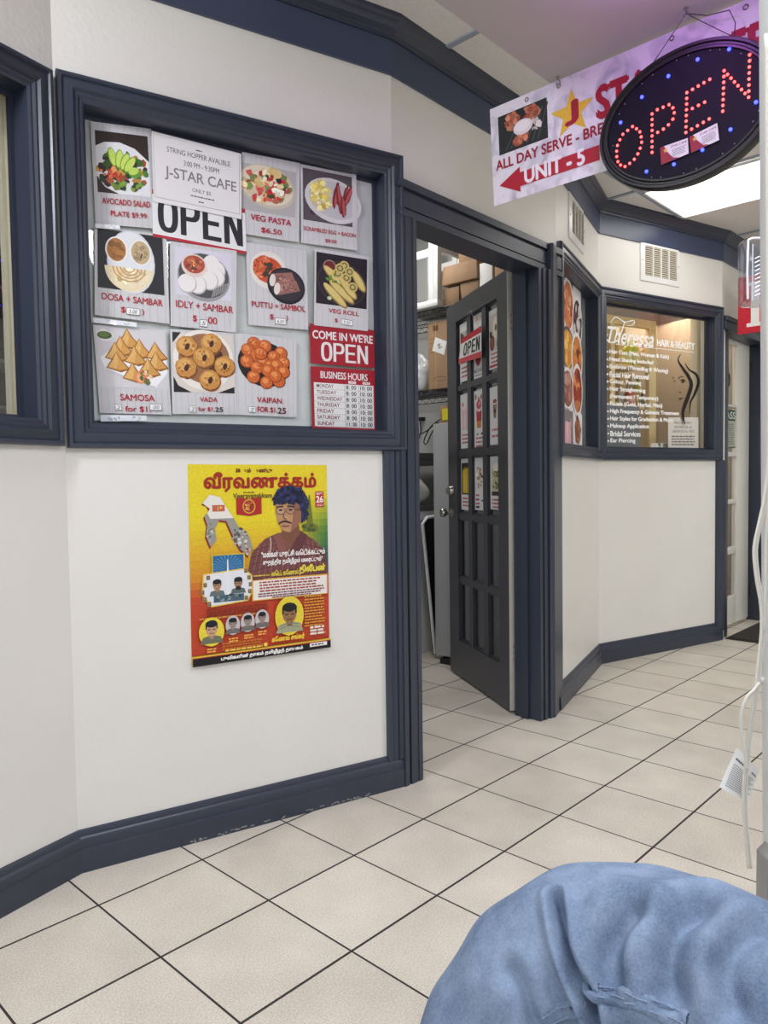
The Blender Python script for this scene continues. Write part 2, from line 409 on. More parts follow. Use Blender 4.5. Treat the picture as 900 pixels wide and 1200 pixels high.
# pale inner stop and dark interior behind window 1
mb = MB(); f1 = lambda s, n, z: W1.p(s, n, z)
mb.box(f1, (O1[1] - .004, O1[1] + .002), (-.10, -.058), (O1[2], O1[3]), M_cream)
mb.box(f1, (O1[1] - .016, O1[1] - .003), (-.10, -.085), (O1[2], O1[3]), M_cream)
tag(mb.build('inner_stop', win1), 'cream wooden stop inside the glass')

# ------------------------------------------------------------------ ceiling
def gbox(mb, a, b, z, m): return mb.box(lambda x, y, zz: G(x, y, zz), a, b, z, m)
mb = MB(); gbox(mb, (-3.5, 8), (-3.5, 2.6), (CZ, CZ + .03), M_ceil)
ceil = struct(mb.build('ceiling', smooth=0), 'dull white suspended ceiling boards', 'ceiling')
k = 0
mb = MB()
A0 = 3.94
for i in range(-9, 8):
    a = A0 + .595 * i
    if i in (0, 1) or True: gbox(mb, (a - .012, a + .012), (-2.2, 2.3), (CZ - .006, CZ + .001), M_tbar)
for b in (1.81, .60, -.61): gbox(mb, (-3.2, 7.8), (b - .012, b + .012), (CZ - .0065, CZ + .001), M_tbar)
struct(mb.build('trim_10', smooth=0), 'grey metal grid bars of the suspended ceiling', 'ceiling grid')
def panel_light(a0, a1, b0, b1, z, label, estr, name='ceiling_light'):
    t = thing(name, G((a0 + a1) / 2, (b0 + b1) / 2, z), label, 'ceiling light')
    mb = MB(); m = mat('white_bezel', (235, 235, 235), .4)
    for (x0, x1, y0, y1) in ((a0, a0 + .012, b0, b1), (a1 - .012, a1, b0, b1), (a0, a1, b0, b0 + .012), (a0, a1, b1 - .012, b1)): gbox(mb, (x0, x1), (y0, y1), (z - .012, z), m)
    mb.build('frame', t)
    e = mat('lamp_diffuser_%g' % estr, (255, 252, 246), .5, emit=(255, 251, 243), estr=estr)
    mb = MB(); gbox(mb, (a0 + .012, a1 - .012), (b0 + .012, b1 - .012), (z - .008, z - .002), e); mb.build('diffuser', t)
panel_light(3.955, 4.52, .62, 1.79, CZ - .006, 'bright fluorescent ceiling panel behind the oval open sign', 2.6)
for nm, a_, b_, lb in (('wall_opposite', (2.3, 8.3), (-2.0, -1.9), 'plain off-white wall on the far right side of the corridor'), ('wall_corridor_end', (8.2, 8.3), (-2.0, 3.5), 'plain off-white wall closing the corridor')):
    mb = MB(); gbox(mb, a_, b_, (0, CZ), M_wall); struct(mb.build(nm, smooth=0), lb, 'wall')
# lowered soffit over the cafe side
mb = MB(); gbox(mb, (-1.6, 2.10), (-2.2, 1.235), (2.30, CZ - .007), M_soffit)
struct(mb.build('trim_11', smooth=0), 'lowered pale soffit the banner and the oval sign hang from', 'soffit')

# ------------------------------------------------------------------ flat print on sheets
_txt = {}
def text_mesh(s, bold, shear, res=4):
    k = (s, bold, shear)
    if k in _txt: return _txt[k]
    c = bpy.data.curves.new('t', 'FONT'); c.body = s; c.resolution_u = res; c.offset = bold; c.shear = shear
    o = bpy.data.objects.new('t', c); me = bpy.data.meshes.new_from_object(o)
    vs = [(v.co.x, v.co.y) for v in me.vertices]; fs = [tuple(p.vertices) for p in me.polygons]
    bpy.data.objects.remove(o); bpy.data.curves.remove(c); bpy.data.meshes.remove(me)
    _txt[k] = (vs, fs); return _txt[k]
class Art:
    """print on a flat sheet; x right, y down, 0..W x 0..H, mapped onto the sheet's four corners"""
    def __init__(s, w, quad, W, H, n=.001, base=(230, 229, 226), basemat=None, th=.0008, sheet=True):
        s.w = w; s.W = W; s.H = H; s.n = n; s.q = quad; s.k = 0; s.mb = MB()
        if sheet:
            m = basemat or ink(base)
            c = [(0, 0), (W, 0), (W, H), (0, H)]
            s.mb.add([s.P(x, y, -th) for x, y in c] + [s.P(x, y, 0) for x, y in c], [(0, 1, 2, 3), (4, 7, 6, 5), (0, 4, 5, 1), (1, 5, 6, 2), (2, 6, 7, 3), (3, 7, 4, 0)], m)
    def P(s, x, y, dn=0.0):
        u, v = x / s.W, y / s.H; (a, b, c, d) = s.q
        S = (a[0] * (1 - u) + b[0] * u) * (1 - v) + (d[0] * (1 - u) + c[0] * u) * v
        Z = (a[1] * (1 - u) + b[1] * u) * (1 - v) + (d[1] * (1 - u) + c[1] * u) * v
        return s.w.p(S, s.n + dn, Z)
    def put(s, pts, faces, col):
        s.k += 1
        m = col if isinstance(col, bpy.types.Material) else ink(col)
        s.mb.add([s.P(x, y, s.k * 1.2e-5) for x, y in pts], faces, m); return s
    def poly(s, pts, col): return s.put(pts, [tuple(range(len(pts)))], col)
    def rect(s, x0, y0, x1, y1, col): return s.poly([(x0, y0), (x1, y0), (x1, y1), (x0, y1)], col)
    def ell(s, cx, cy, rx, ry, col, n=24, a0=0, a1=360, rot=0, jit=0):
        c, q = math.cos(math.radians(rot)), math.sin(math.radians(rot)); pts = []
        nn = n if a1 - a0 >= 360 else n + 1
        for i in range(nn):
            a = math.radians(a0 + (a1 - a0) * i / n); j = 1 + (rnd.uniform(-jit, jit) if jit else 0)
            x, y = rx * math.cos(a) * j, ry * math.sin(a) * j
            pts.append((cx + x * c - y * q, cy + x * q + y * c))
        return s.poly(pts, col)
    def text(s, t, x0, y0, x1, y1, col, bold=.02, shear=0.0, fat=0.0):
        if bold > .012 and not fat: fat = bold * .8 * (y1 - y0) / .7; bold = 0.0
        if fat:
            for dx, dy in ((-fat, 0), (fat, 0), (0, fat), (0, -fat)): s.text(t, x0 + dx, y0 + dy, x1 + dx, y1 + dy, col, bold, shear)
        vs, fs = text_mesh(t, bold, shear)
        if not vs: return s
        ax, bx = min(v[0] for v in vs), max(v[0] for v in vs); ay, by = min(v[1] for v in vs), max(v[1] for v in vs)
        return s.put([(x0 + (v[0] - ax) / (bx - ax) * (x1 - x0), y1 - (v[1] - ay) / (by - ay) * (y1 - y0)) for v in vs], fs, col)
    def block(s, word, x0, y0, x1, y1, col, bg, wt=.27, gap=.10):
        """heavy condensed capitals O P E N"""
        n = len(word); cw = (x1 - x0) / (n + gap * (n - 1)); h = y1 - y0; hb = wt * cw * .82
        for i, ch in enumerate(word):
            x = x0 + i * cw * (1 + gap); t = wt * cw
            def sup(cx, cy, rx, ry, c, e=2.7, a0=0, a1=360):
                s.poly([(cx + rx * math.copysign(abs(math.cos(q)) ** (2 / e), math.cos(q)), cy + ry * math.copysign(abs(math.sin(q)) ** (2 / e), math.sin(q))) for q in [math.radians(a0 + (a1 - a0) * k / 40) for k in range(41 if a1 - a0 < 360 else 40)]], c)
            if ch == 'O': sup(x + cw / 2, y0 + h / 2, cw / 2, h / 2 + h * .015, col); sup(x + cw / 2, y0 + h / 2, cw / 2 - t, h / 2 - hb, bg)
            if ch == 'P':
                s.rect(x, y0, x + t, y1, col); hh = h * .58; s.rect(x, y0, x + cw * .55, y0 + hh, col); sup(x + cw * .55, y0 + hh / 2, cw * .45, hh / 2, col, 2.4)
                s.rect(x + t, y0 + hb, x + cw * .52, y0 + hh - hb, bg); sup(x + cw * .52, y0 + hh / 2, cw * .48 - t, hh / 2 - hb, bg, 2.4)
            if ch == 'E':
                s.rect(x, y0, x + t, y1, col)
                for y, w_ in ((y0, .95), (y0 + h / 2 - hb / 2, .86), (y1 - hb, .97)): s.rect(x, y, x + cw * w_, y + hb, col)
            if ch == 'N': s.rect(x, y0, x + t, y1, col); s.rect(x + cw - t, y0, x + cw, y1, col); s.poly([(x, y0), (x + t * 1.05, y0), (x + cw, y1), (x + cw - t * 1.05, y1)], col)
        return s
    def stroke(s, pts, wd, col):
        n = len(pts); W_ = wd if isinstance(wd, (list, tuple)) else [wd] * n; P = []; Wd = []
        for i in range(n - 1):
            p0, p1, p2, p3 = pts[max(i - 1, 0)], pts[i], pts[i + 1], pts[min(i + 2, n - 1)]
            for k in range(6):
                t = k / 6
                P.append(tuple(.5 * (2 * p1[j] + (p2[j] - p0[j]) * t + (2 * p0[j] - 5 * p1[j] + 4 * p2[j] - p3[j]) * t * t + (3 * p1[j] - p0[j] - 3 * p2[j] + p3[j]) * t ** 3) for j in (0, 1)))
                Wd.append(W_[i] * (1 - t) + W_[i + 1] * t)
        P.append(pts[-1]); Wd.append(W_[-1]); L = []; R = []
        for i, p in enumerate(P):
            a, b = P[max(i - 1, 0)], P[min(i + 1, len(P) - 1)]; dx, dy = b[0] - a[0], b[1] - a[1]; l = math.hypot(dx, dy) or 1
            L.append((p[0] - dy / l * Wd[i] / 2, p[1] + dx / l * Wd[i] / 2)); R.append((p[0] + dy / l * Wd[i] / 2, p[1] - dx / l * Wd[i] / 2))
        m = len(P); return s.put(L + R, [(i, i + 1, m + i + 1, m + i) for i in range(m - 1)], col)
    def blobs(s, cx, cy, rx, ry, n, size, cols, asp=1.0):
        for _ in range(n):
            a = rnd.uniform(0, 2 * math.pi); r = math.sqrt(rnd.random()); z = size * rnd.uniform(.6, 1.3)
            c = rnd.choice(cols); d = rnd.uniform(.85, 1.12)
            s.ell(cx + rx * r * math.cos(a), cy + ry * r * math.sin(a), z, z * asp * rnd.uniform(.5, 1), tuple(min(255, int(q * d) // 6 * 6) for q in c), n=7, rot=rnd.uniform(0, 180), jit=.25)
        return s
    def wood(s, x0, y0, x1, y1, base=(203, 203, 204)):
        s.rect(x0, y0, x1, y1, base); x = x0 + rnd.uniform(2, 6)
        while x < x1 - 1:
            s.rect(x, y0, x + .35, y1, (160, 160, 163)); 
            for _ in range(5):
                xx = x + rnd.uniform(1, 8)
                if xx < x1 - .4:
                    yy = rnd.uniform(y0, y1 - 3); s.rect(xx, yy, xx + .3, min(y1, yy + rnd.uniform(2, 9)), rnd.choice([(182, 182, 184), (222, 222, 222), (190, 190, 192)]))
            x += rnd.uniform(8, 12)
        return s
    def lines(s, x0, y0, x1, n, dy, h, col, gap=.25):
        for i in range(n):
            x = x0; y = y0 + i * dy; e = x1 - rnd.uniform(0, (x1 - x0) * .15)
            while x < e:
                w = rnd.uniform(1.2, 3.6) * h; s.rect(x, y, min(e, x + w), y + h, col); x += w + gap * h * 2
        return s
    def done(s, name, label=None, cat=None, group=None, parent=None):
        o = s.mb.build(name, parent, smooth=0, recalc=False)
        if label or cat: tag(o, label, cat, group)
        return o
def quad(w, pts, n): return [w.hit(u, v, n) for u, v in pts]
# ------------------------------------------------------------------ menu posters on window 2
RED = (172, 26, 44); GN = -.048
mb = MB(); M_back = mat('pale_backing_paper', (206, 212, 208), .6, var=.06, vscale=14)
mb.box(lambda s, n, z: W2.p(s, n, z), (O2[0] + .002, O2[1] - .002), (-.064, -.0575), (O2[2] + .002, O2[3] - .002), M_back)
tag(mb.build('backing_sheet', smooth=0), 'pale mottled sheet covering the menu window behind all its posters', 'sheet')
GRP = 'menu posters taped to the window'
BOARD = (34, 30, 30)
def menu(pts, H, name_label, draw, n, wood=True):
    a = Art(W2, quad(W2, pts, n), 100, H, n=n, base=(206, 206, 206), th=.0006)
    if wood: a.wood(0, 0, 100, H)
    draw(a)
    return a.done('menu_poster', name_label, 'poster', GRP)
def sticker(w, pts, n, txt, label_parent):
    a = Art(w, quad(w, pts, n), 30, 12, n=n, base=(238, 238, 236), th=.0004)
    a.rect(0, 0, 30, .8, (60, 60, 60)); a.rect(0, 11.2, 30, 12, (60, 60, 60)); a.rect(0, 0, .8, 12, (60, 60, 60)); a.rect(29.2, 0, 30, 12, (60, 60, 60))
    a.text(txt, 6, 3, 24, 9.5, (50, 50, 54), .0, .2)
    return tag(a.done('price_sticker', parent=label_parent), 'handwritten white price sticker')

def d_avocado(a):
    a.rect(6, 14, 93, 118, (52, 40, 36)); a.ell(50, 70, 60, 50, (52, 40, 36), n=4) if False else None
    a.poly([(6, 40), (20, 32), (45, 30), (70, 38), (93, 58), (93, 118), (60, 118), (40, 118), (18, 108), (6, 90)], (226, 228, 230))
    a.blobs(48, 78, 42, 32, 90, 6.5, [(60, 98, 40), (84, 126, 52), (44, 70, 36), (110, 140, 60), (66, 40, 50), (190, 90, 50), (204, 150, 60)])
    a.blobs(30, 84, 20, 8, 16, 4.5, [(214, 110, 60), (226, 150, 90), (190, 70, 50)])
    a.blobs(55, 104, 24, 9, 20, 5, [(50, 80, 40), (90, 40, 60), (120, 150, 60)])
    for (x, y, r) in ((32, 56, -12), (43, 58, 8), (52, 62, 22), (60, 66, 34)):
        a.ell(x, y, 6.5, 16, (128, 160, 50), rot=r); a.ell(x + .6, y + .3, 5.4, 14.5, (196, 220, 104), rot=r)
    a.ell(68, 80, 11, 9, (96, 150, 60)); a.ell(66, 77, 9, 6, (186, 214, 96), rot=-25)
    a.text('AVOCADO SALAD', 12, 127, 91, 137, RED); a.text('PLATE $9.99', 25, 148, 84, 158, RED)
menu([(106, 142), (177, 151), (183.5, 268), (112, 262)], 172, 'menu poster of avocado salad plate, top left corner of the window', d_avocado, GN + .0012)

def d_notice(a):
    B = (58, 58, 60)
    a.rect(0, 0, 100, .6, (190, 190, 192)); a.rect(2, 74, 98, 74.6, (150, 150, 152)); a.rect(97.5, 2, 98, 74, (150, 150, 152)); a.rect(1.5, 2, 2, 74, (180, 180, 182))
    
    a.lines(48, 9, 55, 1, 2, 1.3, B); a.text('STRING HOPPER AVALIBLE', 16, 13.5, 87, 19.5, B, .0)
    a.text('3:00 PM - 9:30PM', 34, 25, 74, 31, B, .0)
    a.text('J-STAR CAFE', 13, 36, 94, 52, (128, 127, 128), .012)
    a.text('ONLY $5', 43, 55, 64, 60, B, 0); a.lines(41, 63.5, 68, 1, 2, 1.2, B); a.lines(50, 69, 56, 1, 2, 1.5, B)
a = Art(W2, quad(W2, [(177.4, 153), (282.5, 180), (283, 257), (180, 236)], GN + .009), 100, 80, n=GN + .009, base=(226, 224, 224)); d_notice(a)
a.done('notice', 'white paper notice reading J-STAR CAFE, string hopper, on the menu window', 'notice')

def d_pasta(a):
    a.rect(0, 18, 93, 98, (176, 174, 172)); a.ell(44, 52, 49, 37, (196, 188, 172), rot=14); a.ell(43, 50, 46, 33, (222, 212, 190), rot=14)
    a.blobs(43, 50, 41, 29, 110, 6.5, [(232, 214, 160), (222, 196, 130), (206, 90, 76), (214, 110, 96), (236, 226, 190), (120, 140, 80), (188, 62, 56)])
    a.blobs(52, 50, 26, 18, 16, 5, [(196, 44, 48), (60, 84, 44), (240, 236, 214)]); a.poly([(58, 36), (67, 34), (68, 41), (60, 43)], (36, 34, 40))
    a.text('VEG PASTA', 18, 104, 86, 114, RED, .025); a.text('$6.50', 36, 124, 70, 134, RED, .025)
menu([(283.6, 178), (351.6, 191), (350, 284), (279.6, 273)], 140, 'menu poster of veg pasta bowl, right of the white notice', d_pasta, GN + .0022)

def d_egg(a):
    a.rect(4, 6, 92, 98, (84, 78, 80)); a.blobs(48, 52, 40, 40, 50, 6, [(92, 86, 88), (74, 68, 72)])
    a.ell(58, 56, 52, 40, (208, 206, 206), rot=12); a.ell(58, 55, 45, 33, (190, 190, 194), rot=12)
    a.rect(92, 0, 100, 98, (206, 206, 206))
    a.blobs(36, 50, 17, 25, 60, 6, [(232, 214, 120), (242, 228, 150), (222, 198, 98), (236, 222, 166)])
    for (x, y, r, l) in ((62, 46, 10, 30), (68, 52, -8, 34), (78, 50, 14, 34), (84, 44, 22, 32), (75, 64, -4, 24)):
        a.ell(x, y, 5, l * .8, (120, 44, 46), rot=r, jit=.12); a.ell(x + 1, y, 2.2, l * .7, (188, 92, 84), rot=r, jit=.2)
    a.rect(92, 0, 100, 98, (206, 206, 206))
    a.text('SCRAMBLED EGG + BACON', 4, 110, 97, 117, RED, .015); a.text('$8.00', 42, 127, 62, 134, RED, .015)
menu([(352, 192), (417, 205), (418.4, 293.6), (353, 284.4)], 140, 'menu poster of scrambled egg and bacon, top right of the window', d_egg, GN + .0012)

def d_dosa(a):
    a.rect(4, 3, 94, 84, (22, 21, 26)); a.ell(49, 44, 33, 44, (206, 208, 214)); a.ell(49, 44, 31, 42, (222, 224, 228))
    a.ell(46, 52, 33, 33, (232, 216, 180), a0=0, a1=180); a.blobs(46, 64, 24, 12, 30, 4, [(236, 224, 190), (222, 196, 146), (240, 230, 204)])
    for r in (22, 17, 12, 7): a.stroke([(46 + r * math.cos(math.radians(t)), 52 + r * .85 * math.sin(math.radians(t))) for t in range(0, 181, 20)], 1.6, (196, 150, 84))
    for x, c in ((29, (166, 112, 50)), (62, (190, 166, 126))):
        a.ell(x, 29, 15, 18, (236, 234, 232)); a.ell(x, 29, 13, 16, c); a.blobs(x, 29, 9, 11, 16, 4, [c, tuple(int(q * .85) for q in c)])
    a.stroke([(64, 30), (62, 37)], 1.8, (40, 30, 30))
    a.text('DOSA + SAMBAR', 9, 91, 91, 100, RED, .02); a.text('$', 34, 107, 40, 116, RED, .02); a.text(')', 62, 107, 65, 116, RED, .02)
o = menu([(110.6, 264.5), (195, 276), (198.8, 379.6), (111, 369)], 123, 'menu poster of dosa with sambar on a black background', d_dosa, GN + .0040)
sticker(W2, [(148, 360), (164, 362), (164, 370), (148, 368)], GN + .0075, '5.00', o)

def d_idly(a):
    a.rect(7, 6, 92, 76, (212, 210, 222)); a.ell(50, 46, 40, 35, (150, 150, 152), rot=8); a.ell(50, 44, 38, 32, (72, 72, 72), rot=8)
    for i in range(9): a.stroke([(62 + i * 3, 74 - i * 1.6), (66 + i * 2.5, 58 - i)], 1.6, (150, 152, 150))
    for i in range(4): a.stroke([(12 + i * 3, 60), (16 + i * 3, 48)], 1.2, (170, 170, 170))
    for (x, y) in ((62, 26), (69, 34), (68, 44), (58, 50), (40, 58), (25, 58)):
        a.ell(x, y, 14, 14, (186, 182, 180)); a.ell(x - .8, y - 1, 13, 13, (232, 228, 226))
    a.ell(35, 31, 19, 17, (222, 204, 196)); a.ell(35, 29, 16, 13, (170, 70, 40)); a.blobs(35, 29, 12, 9, 24, 3.5, [(206, 120, 80), (150, 50, 34), (222, 160, 120), (110, 60, 34)])
    a.text('IDLY + SAMBAR', 8, 84, 95, 94, RED, .02); a.text('$', 33, 103, 39, 113, RED, .02); a.text('00', 56, 103, 70, 113, RED, .02)
o = menu([(199.2, 282.4), (277.3, 294), (276.4, 390), (200, 381.6)], 122, 'menu poster of white idly with sambar under the black OPEN lettering', d_idly, GN + .0065)
sticker(W2, [(234.5, 374), (243, 375), (243, 383.5), (234.5, 382.5)], GN + .0095, '5', o)

def d_puttu(a):
    a.ell(35, 40, 30, 30, (226, 220, 212), rot=20); a.ell(34, 39, 25, 21, (196, 82, 40), rot=22, jit=.05)
    a.blobs(34, 39, 22, 18, 60, 3.5, [(214, 104, 58), (184, 66, 32), (226, 134, 84)]); a.stroke([(27, 50), (34, 40), (40, 28)], 7, (64, 50, 36)); a.blobs(34, 40, 7, 11, 14, 3, [(60, 66, 40), (90, 60, 40)])
    a.ell(64, 62, 32, 29, (24, 24, 28), rot=18); a.ell(64, 61, 29, 25, (46, 44, 48), rot=18)
    for (x, y) in ((56, 53), (63, 66)):
        a.poly([(x - 18, y - 8), (x + 18, y - 14), (x + 24, y + 2), (x - 12, y + 12)], (150, 104, 92)); a.blobs(x + 2, y - 1, 16, 6, 34, 2.6, [(166, 120, 108), (136, 90, 80), (186, 150, 140)])
        a.ell(x - 15, y + 2, 5, 10, (222, 214, 206), rot=10)
    a.text('PUTTU + SAMBOL', 6, 92, 95, 101, RED, .02); a.text('$', 35, 110, 41, 119, RED, .02); a.text(')', 62, 110, 65, 119, RED, .02)
o = menu([(288, 284), (359, 293.6), (361.2, 386.7), (291.3, 380.5)], 130, 'menu poster of puttu with orange sambol, centre right of the window', d_puttu, GN + .0030)
sticker(W2, [(322.5, 372), (335, 373.5), (335, 381), (322.5, 379.5)], GN + .0062, '6.50', o)

def d_roll(a):
    a.rect(3, 6, 97, 100, (30, 26, 32)); a.ell(50, 58, 46, 40, (60, 56, 58), rot=20); a.ell(50, 58, 44, 38, (36, 32, 36), rot=20)
    a.ell(27, 30, 12, 13, (150, 130, 120)); a.ell(27, 30, 10, 11, (110, 34, 34))
    for (x, y, r, l) in ((35, 46, 42, 24), (50, 74, 40, 30), (38, 82, 44, 30), (62, 66, 50, 24), (82, 50, 58, 22)):
        a.ell(x, y, l, 8.5, (150, 124, 62), rot=r); a.ell(x - 1, y - 1.5, l * .94, 6, (214, 194, 120), rot=r)
    for (x, y) in ((54, 24), (42, 40), (58, 46), (64, 34), (70, 62), (46, 30)):
        a.ell(x, y, 9, 9, (204, 182, 108)); a.ell(x, y, 6, 6, (110, 110, 56)); a.ell(x, y, 3.4, 3.4, (196, 180, 116))
    a.blobs(32, 50, 10, 8, 8, 3, [(110, 150, 60)]); a.ell(27, 88, 4, 3.5, (196, 210, 160))
    a.text('VEG ROLL', 26, 107, 82, 115, RED, .025); a.text('$', 37, 124, 43, 132, RED, .02); a.text('00', 56, 124, 66, 132, (120, 40, 46), .02)
o = menu([(368.8, 290.8), (432, 301), (431, 388), (368, 381)], 141, 'menu poster of veg rolls on a black plate, above the red COME IN sign', d_roll, GN + .0085)
sticker(W2, [(400, 373.5), (413, 375.5), (413, 382), (400, 380)], GN + .0115, '5.50', o)

def d_samosa(a):
    a.rect(2, 2, 98, 88, (208, 206, 208)); a.poly([(6, 46), (40, 18), (98, 44), (98, 64), (78, 88), (64, 86), (14, 66)], (236, 236, 238)); a.poly([(14, 66), (64, 86), (78, 88), (80, 84), (60, 80), (12, 60)], (200, 200, 206))
    a.poly([(3, 12), (12, 4), (26, 12), (20, 22), (10, 22)], (228, 228, 226)); a.ell(14, 14, 10, 5.5, (76, 100, 40)); a.ell(13, 13, 7, 3.5, (98, 122, 56))
    for (x, y) in ((46, 18), (36, 29), (62, 31), (28, 38), (84, 34), (54, 42), (84, 48), (29, 52), (72, 58), (50, 66)):
        a.poly([(x - 1, y - 16), (x + 6, y - 4), (x + 17, y + 9), (x + 4, y + 14), (x - 16, y + 8), (x - 8, y - 4)], (150, 96, 36))
        a.poly([(x - 1, y - 15), (x + 4, y - 4), (x + 14, y + 8), (x + 2, y + 11), (x - 14, y + 7), (x - 6, y - 4)], (206, 152, 78))
        a.poly([(x - 1, y - 15), (x + 1, y - 4), (x - 2, y + 9), (x - 13, y + 7), (x - 6, y - 4)], (222, 176, 104))
    a.ell(60, 72, 9, 9, (222, 140, 90)); a.ell(60, 72, 6, 7, (236, 170, 120)); a.blobs(68, 70, 8, 9, 14, 4, [(206, 90, 60), (100, 120, 60), (226, 200, 160)])
    a.text('SAMOSA', 29, 97, 77, 106, RED, .025); a.text('for $1.', 35, 114, 70, 123, RED, .025)
o = menu([(109, 380), (194, 386.6), (201, 486), (117, 484)], 125, 'menu poster of samosas on a white plate, bottom left of the window', d_samosa, GN + .0022)
sticker(W2, [(135, 473.5), (142, 474), (142.5, 481), (135.5, 480.5)], GN + .0055, '2', o); sticker(W2, [(175, 473.5), (189, 473.5), (190, 481), (176, 481)], GN + .0055, '.00', o)

def d_vada(a):
    a.rect(3, 4, 97, 94, (30, 28, 28)); a.poly([(3, 20), (16, 4), (97, 4), (97, 84), (70, 94), (30, 94), (10, 84), (3, 70)], (214, 206, 196)); a.ell(50, 44, 47, 46, (232, 226, 216)); a.ell(51, 42, 40, 38, (150, 104, 70)); a.blobs(70, 56, 24, 18, 10, 9, [(84, 44, 26), (70, 36, 22)])
    for (x, y) in ((24, 24), (62, 18), (22, 56), (82, 52), (50, 40), (58, 74)):
        a.ell(x + 1, y + 2, 17, 16, (130, 76, 28), jit=.05); a.ell(x, y, 16, 15, (196, 138, 66), jit=.05); a.ell(x - 2, y - 3, 11, 9, (214, 164, 92), jit=.1)
        a.blobs(x, y, 11, 10, 14, 2, [(180, 116, 48), (222, 178, 110), (168, 104, 40)]); a.ell(x + 1, y + 1, 3.4, 5.5, (70, 34, 18), rot=20)
    a.text('VADA', 42, 101, 69, 108, RED, .025); a.text('for $1.', 39, 116, 64, 123, RED, .025); a.text('25', 65, 116, 77, 123, (60, 30, 34), .03)
o = menu([(199.4, 385.6), (274.4, 390), (278, 486), (202, 485)], 127, 'menu poster of ring shaped vada in a white bowl, bottom centre', d_vada, GN + .0032)
sticker(W2, [(222, 475.5), (229, 475.5), (229.5, 483), (222.5, 483)], GN + .0066, '2', o)

def d_vaipan(a):
    a.ell(46, 47, 43, 38, (30, 24, 24), rot=14)
    for (x, y) in ((30, 14), (48, 17), (20, 26), (74, 26), (34, 34), (62, 34), (18, 45), (44, 44), (78, 42), (56, 50), (34, 54), (66, 48), (28, 70), (52, 58), (78, 58), (49, 78), (70, 74), (64, 66), (40, 30)):
        a.ell(x, y, 11, 11, (120, 48, 18)); a.ell(x - .5, y - .5, 10, 10, (200, 98, 40)); a.ell(x - 2, y - 3, 5, 4.5, (226, 142, 78)); a.blobs(x, y, 7, 7, 5, 1.5, [(170, 70, 26), (224, 150, 90)])
    a.text('VAIPAN', 33, 103, 74, 112, RED, .025); a.text('FOR $1.', 33, 119, 66, 129, RED, .025); a.text('25', 67, 119, 81, 129, (90, 26, 34), .03)
o = menu([(275, 390), (347, 398), (347.6, 489), (278, 486)], 134, 'menu poster of round brown vaipan in a dark bowl, left of the hours sign', d_vaipan, GN + .0022)
sticker(W2, [(291, 476), (299, 476.5), (299.5, 483.5), (291.5, 483)], GN + .0055, '2', o)

a = Art(W2, quad(W2, [(178, 222), (287, 245), (289, 298), (179, 277)], GN + .0052), 110, 55, n=GN + .0052, base=(226, 227, 226))
a.block('OPEN', 6, 5, 106, 46.5, (26, 27, 29), (226, 227, 226), .29, .12); a.rect(0, 51.5, 110, 55, (178, 26, 44)); a.rect(0, 0, 110, 5, (178, 26, 44))
a.done('open_sign', 'white sign with large black OPEN lettering half hidden by the paper notice', 'sign')

RB = (158, 28, 42); WH = (226, 222, 222)
a = Art(W2, quad(W2, [(363, 379), (438.4, 387), (439, 431.6), (364, 425.6)], GN + .0062), 75, 46, n=GN + .0062, base=RB)
a.text("COME IN WE'RE", 3, 7, 73, 16.5, WH, .03); a.block('OPEN', 12, 20, 67, 42, WH, RB, .25, .10)
a.done('come_in_sign', 'red sign reading COME IN WE\'RE OPEN in white letters', 'sign')
a = Art(W2, quad(W2, [(364, 429), (439, 434.4), (440.4, 504.4), (366, 501.6)], GN + .0062), 75, 72, n=GN + .0062, base=RB)
a.text('BUSINESS HOURS', 11, 5, 66, 13, WH, .02); a.rect(43, 14.5, 52, 17.5, WH); a.rect(60, 14.5, 69, 17.5, WH); a.text('AM', 45, 15, 50, 17, RB, 0); a.text('PM', 62, 15, 67, 17, RB, 0)
a.rect(3, 18.5, 73, 70, (224, 224, 222))
for i, d in enumerate(('MONDAY', 'TUESDAY', 'WEDNESDAY', 'THURSDAY', 'FRIDAY', 'SATURDAY', 'SUNDAY')):
    y = 19.8 + i * 7.3
    a.text(d, 6, y, 6 + len(d) * 3.25, y + 4.4, (110, 34, 44), .01); a.text('11: 00' if d == 'SUNDAY' else '8: 00', 40, y, 52, y + 4.6, (40, 38, 40), .02); a.text('10: 00', 57, y, 71, y + 4.6, (40, 38, 40), .02)
    a.rect(3, y + 5.7, 73, y + 6.0, (150, 150, 150))
a.rect(38, 18.5, 38.4, 70, (150, 150, 150)); a.rect(55, 18.5, 55.4, 70, (150, 150, 150))
a.done('hours_sign', 'red and white BUSINESS HOURS sign listing the days', 'sign')

# strips of adhesive tape along some poster edges are printed on one pale tape piece each
for (p, l) in (([(111, 262), (140, 264), (141, 269), (112, 267)], 'short strip of clear tape above the dosa poster'), ([(109, 372), (160, 378), (160, 383), (110, 378)], 'strip of clear tape between the dosa and samosa posters'), ([(118, 486), (172, 487), (172, 493), (118, 494)], 'strip of clear tape under the samosa poster')):
    a = Art(W2, quad(W2, p, GN + .0125), 50, 8, n=GN + .0125, base=(228, 232, 236)); a.blobs(25, 4, 20, 2.5, 14, 2.5, [(206, 214, 224), (240, 240, 240)]); a.done('tape_strip', l, 'tape')

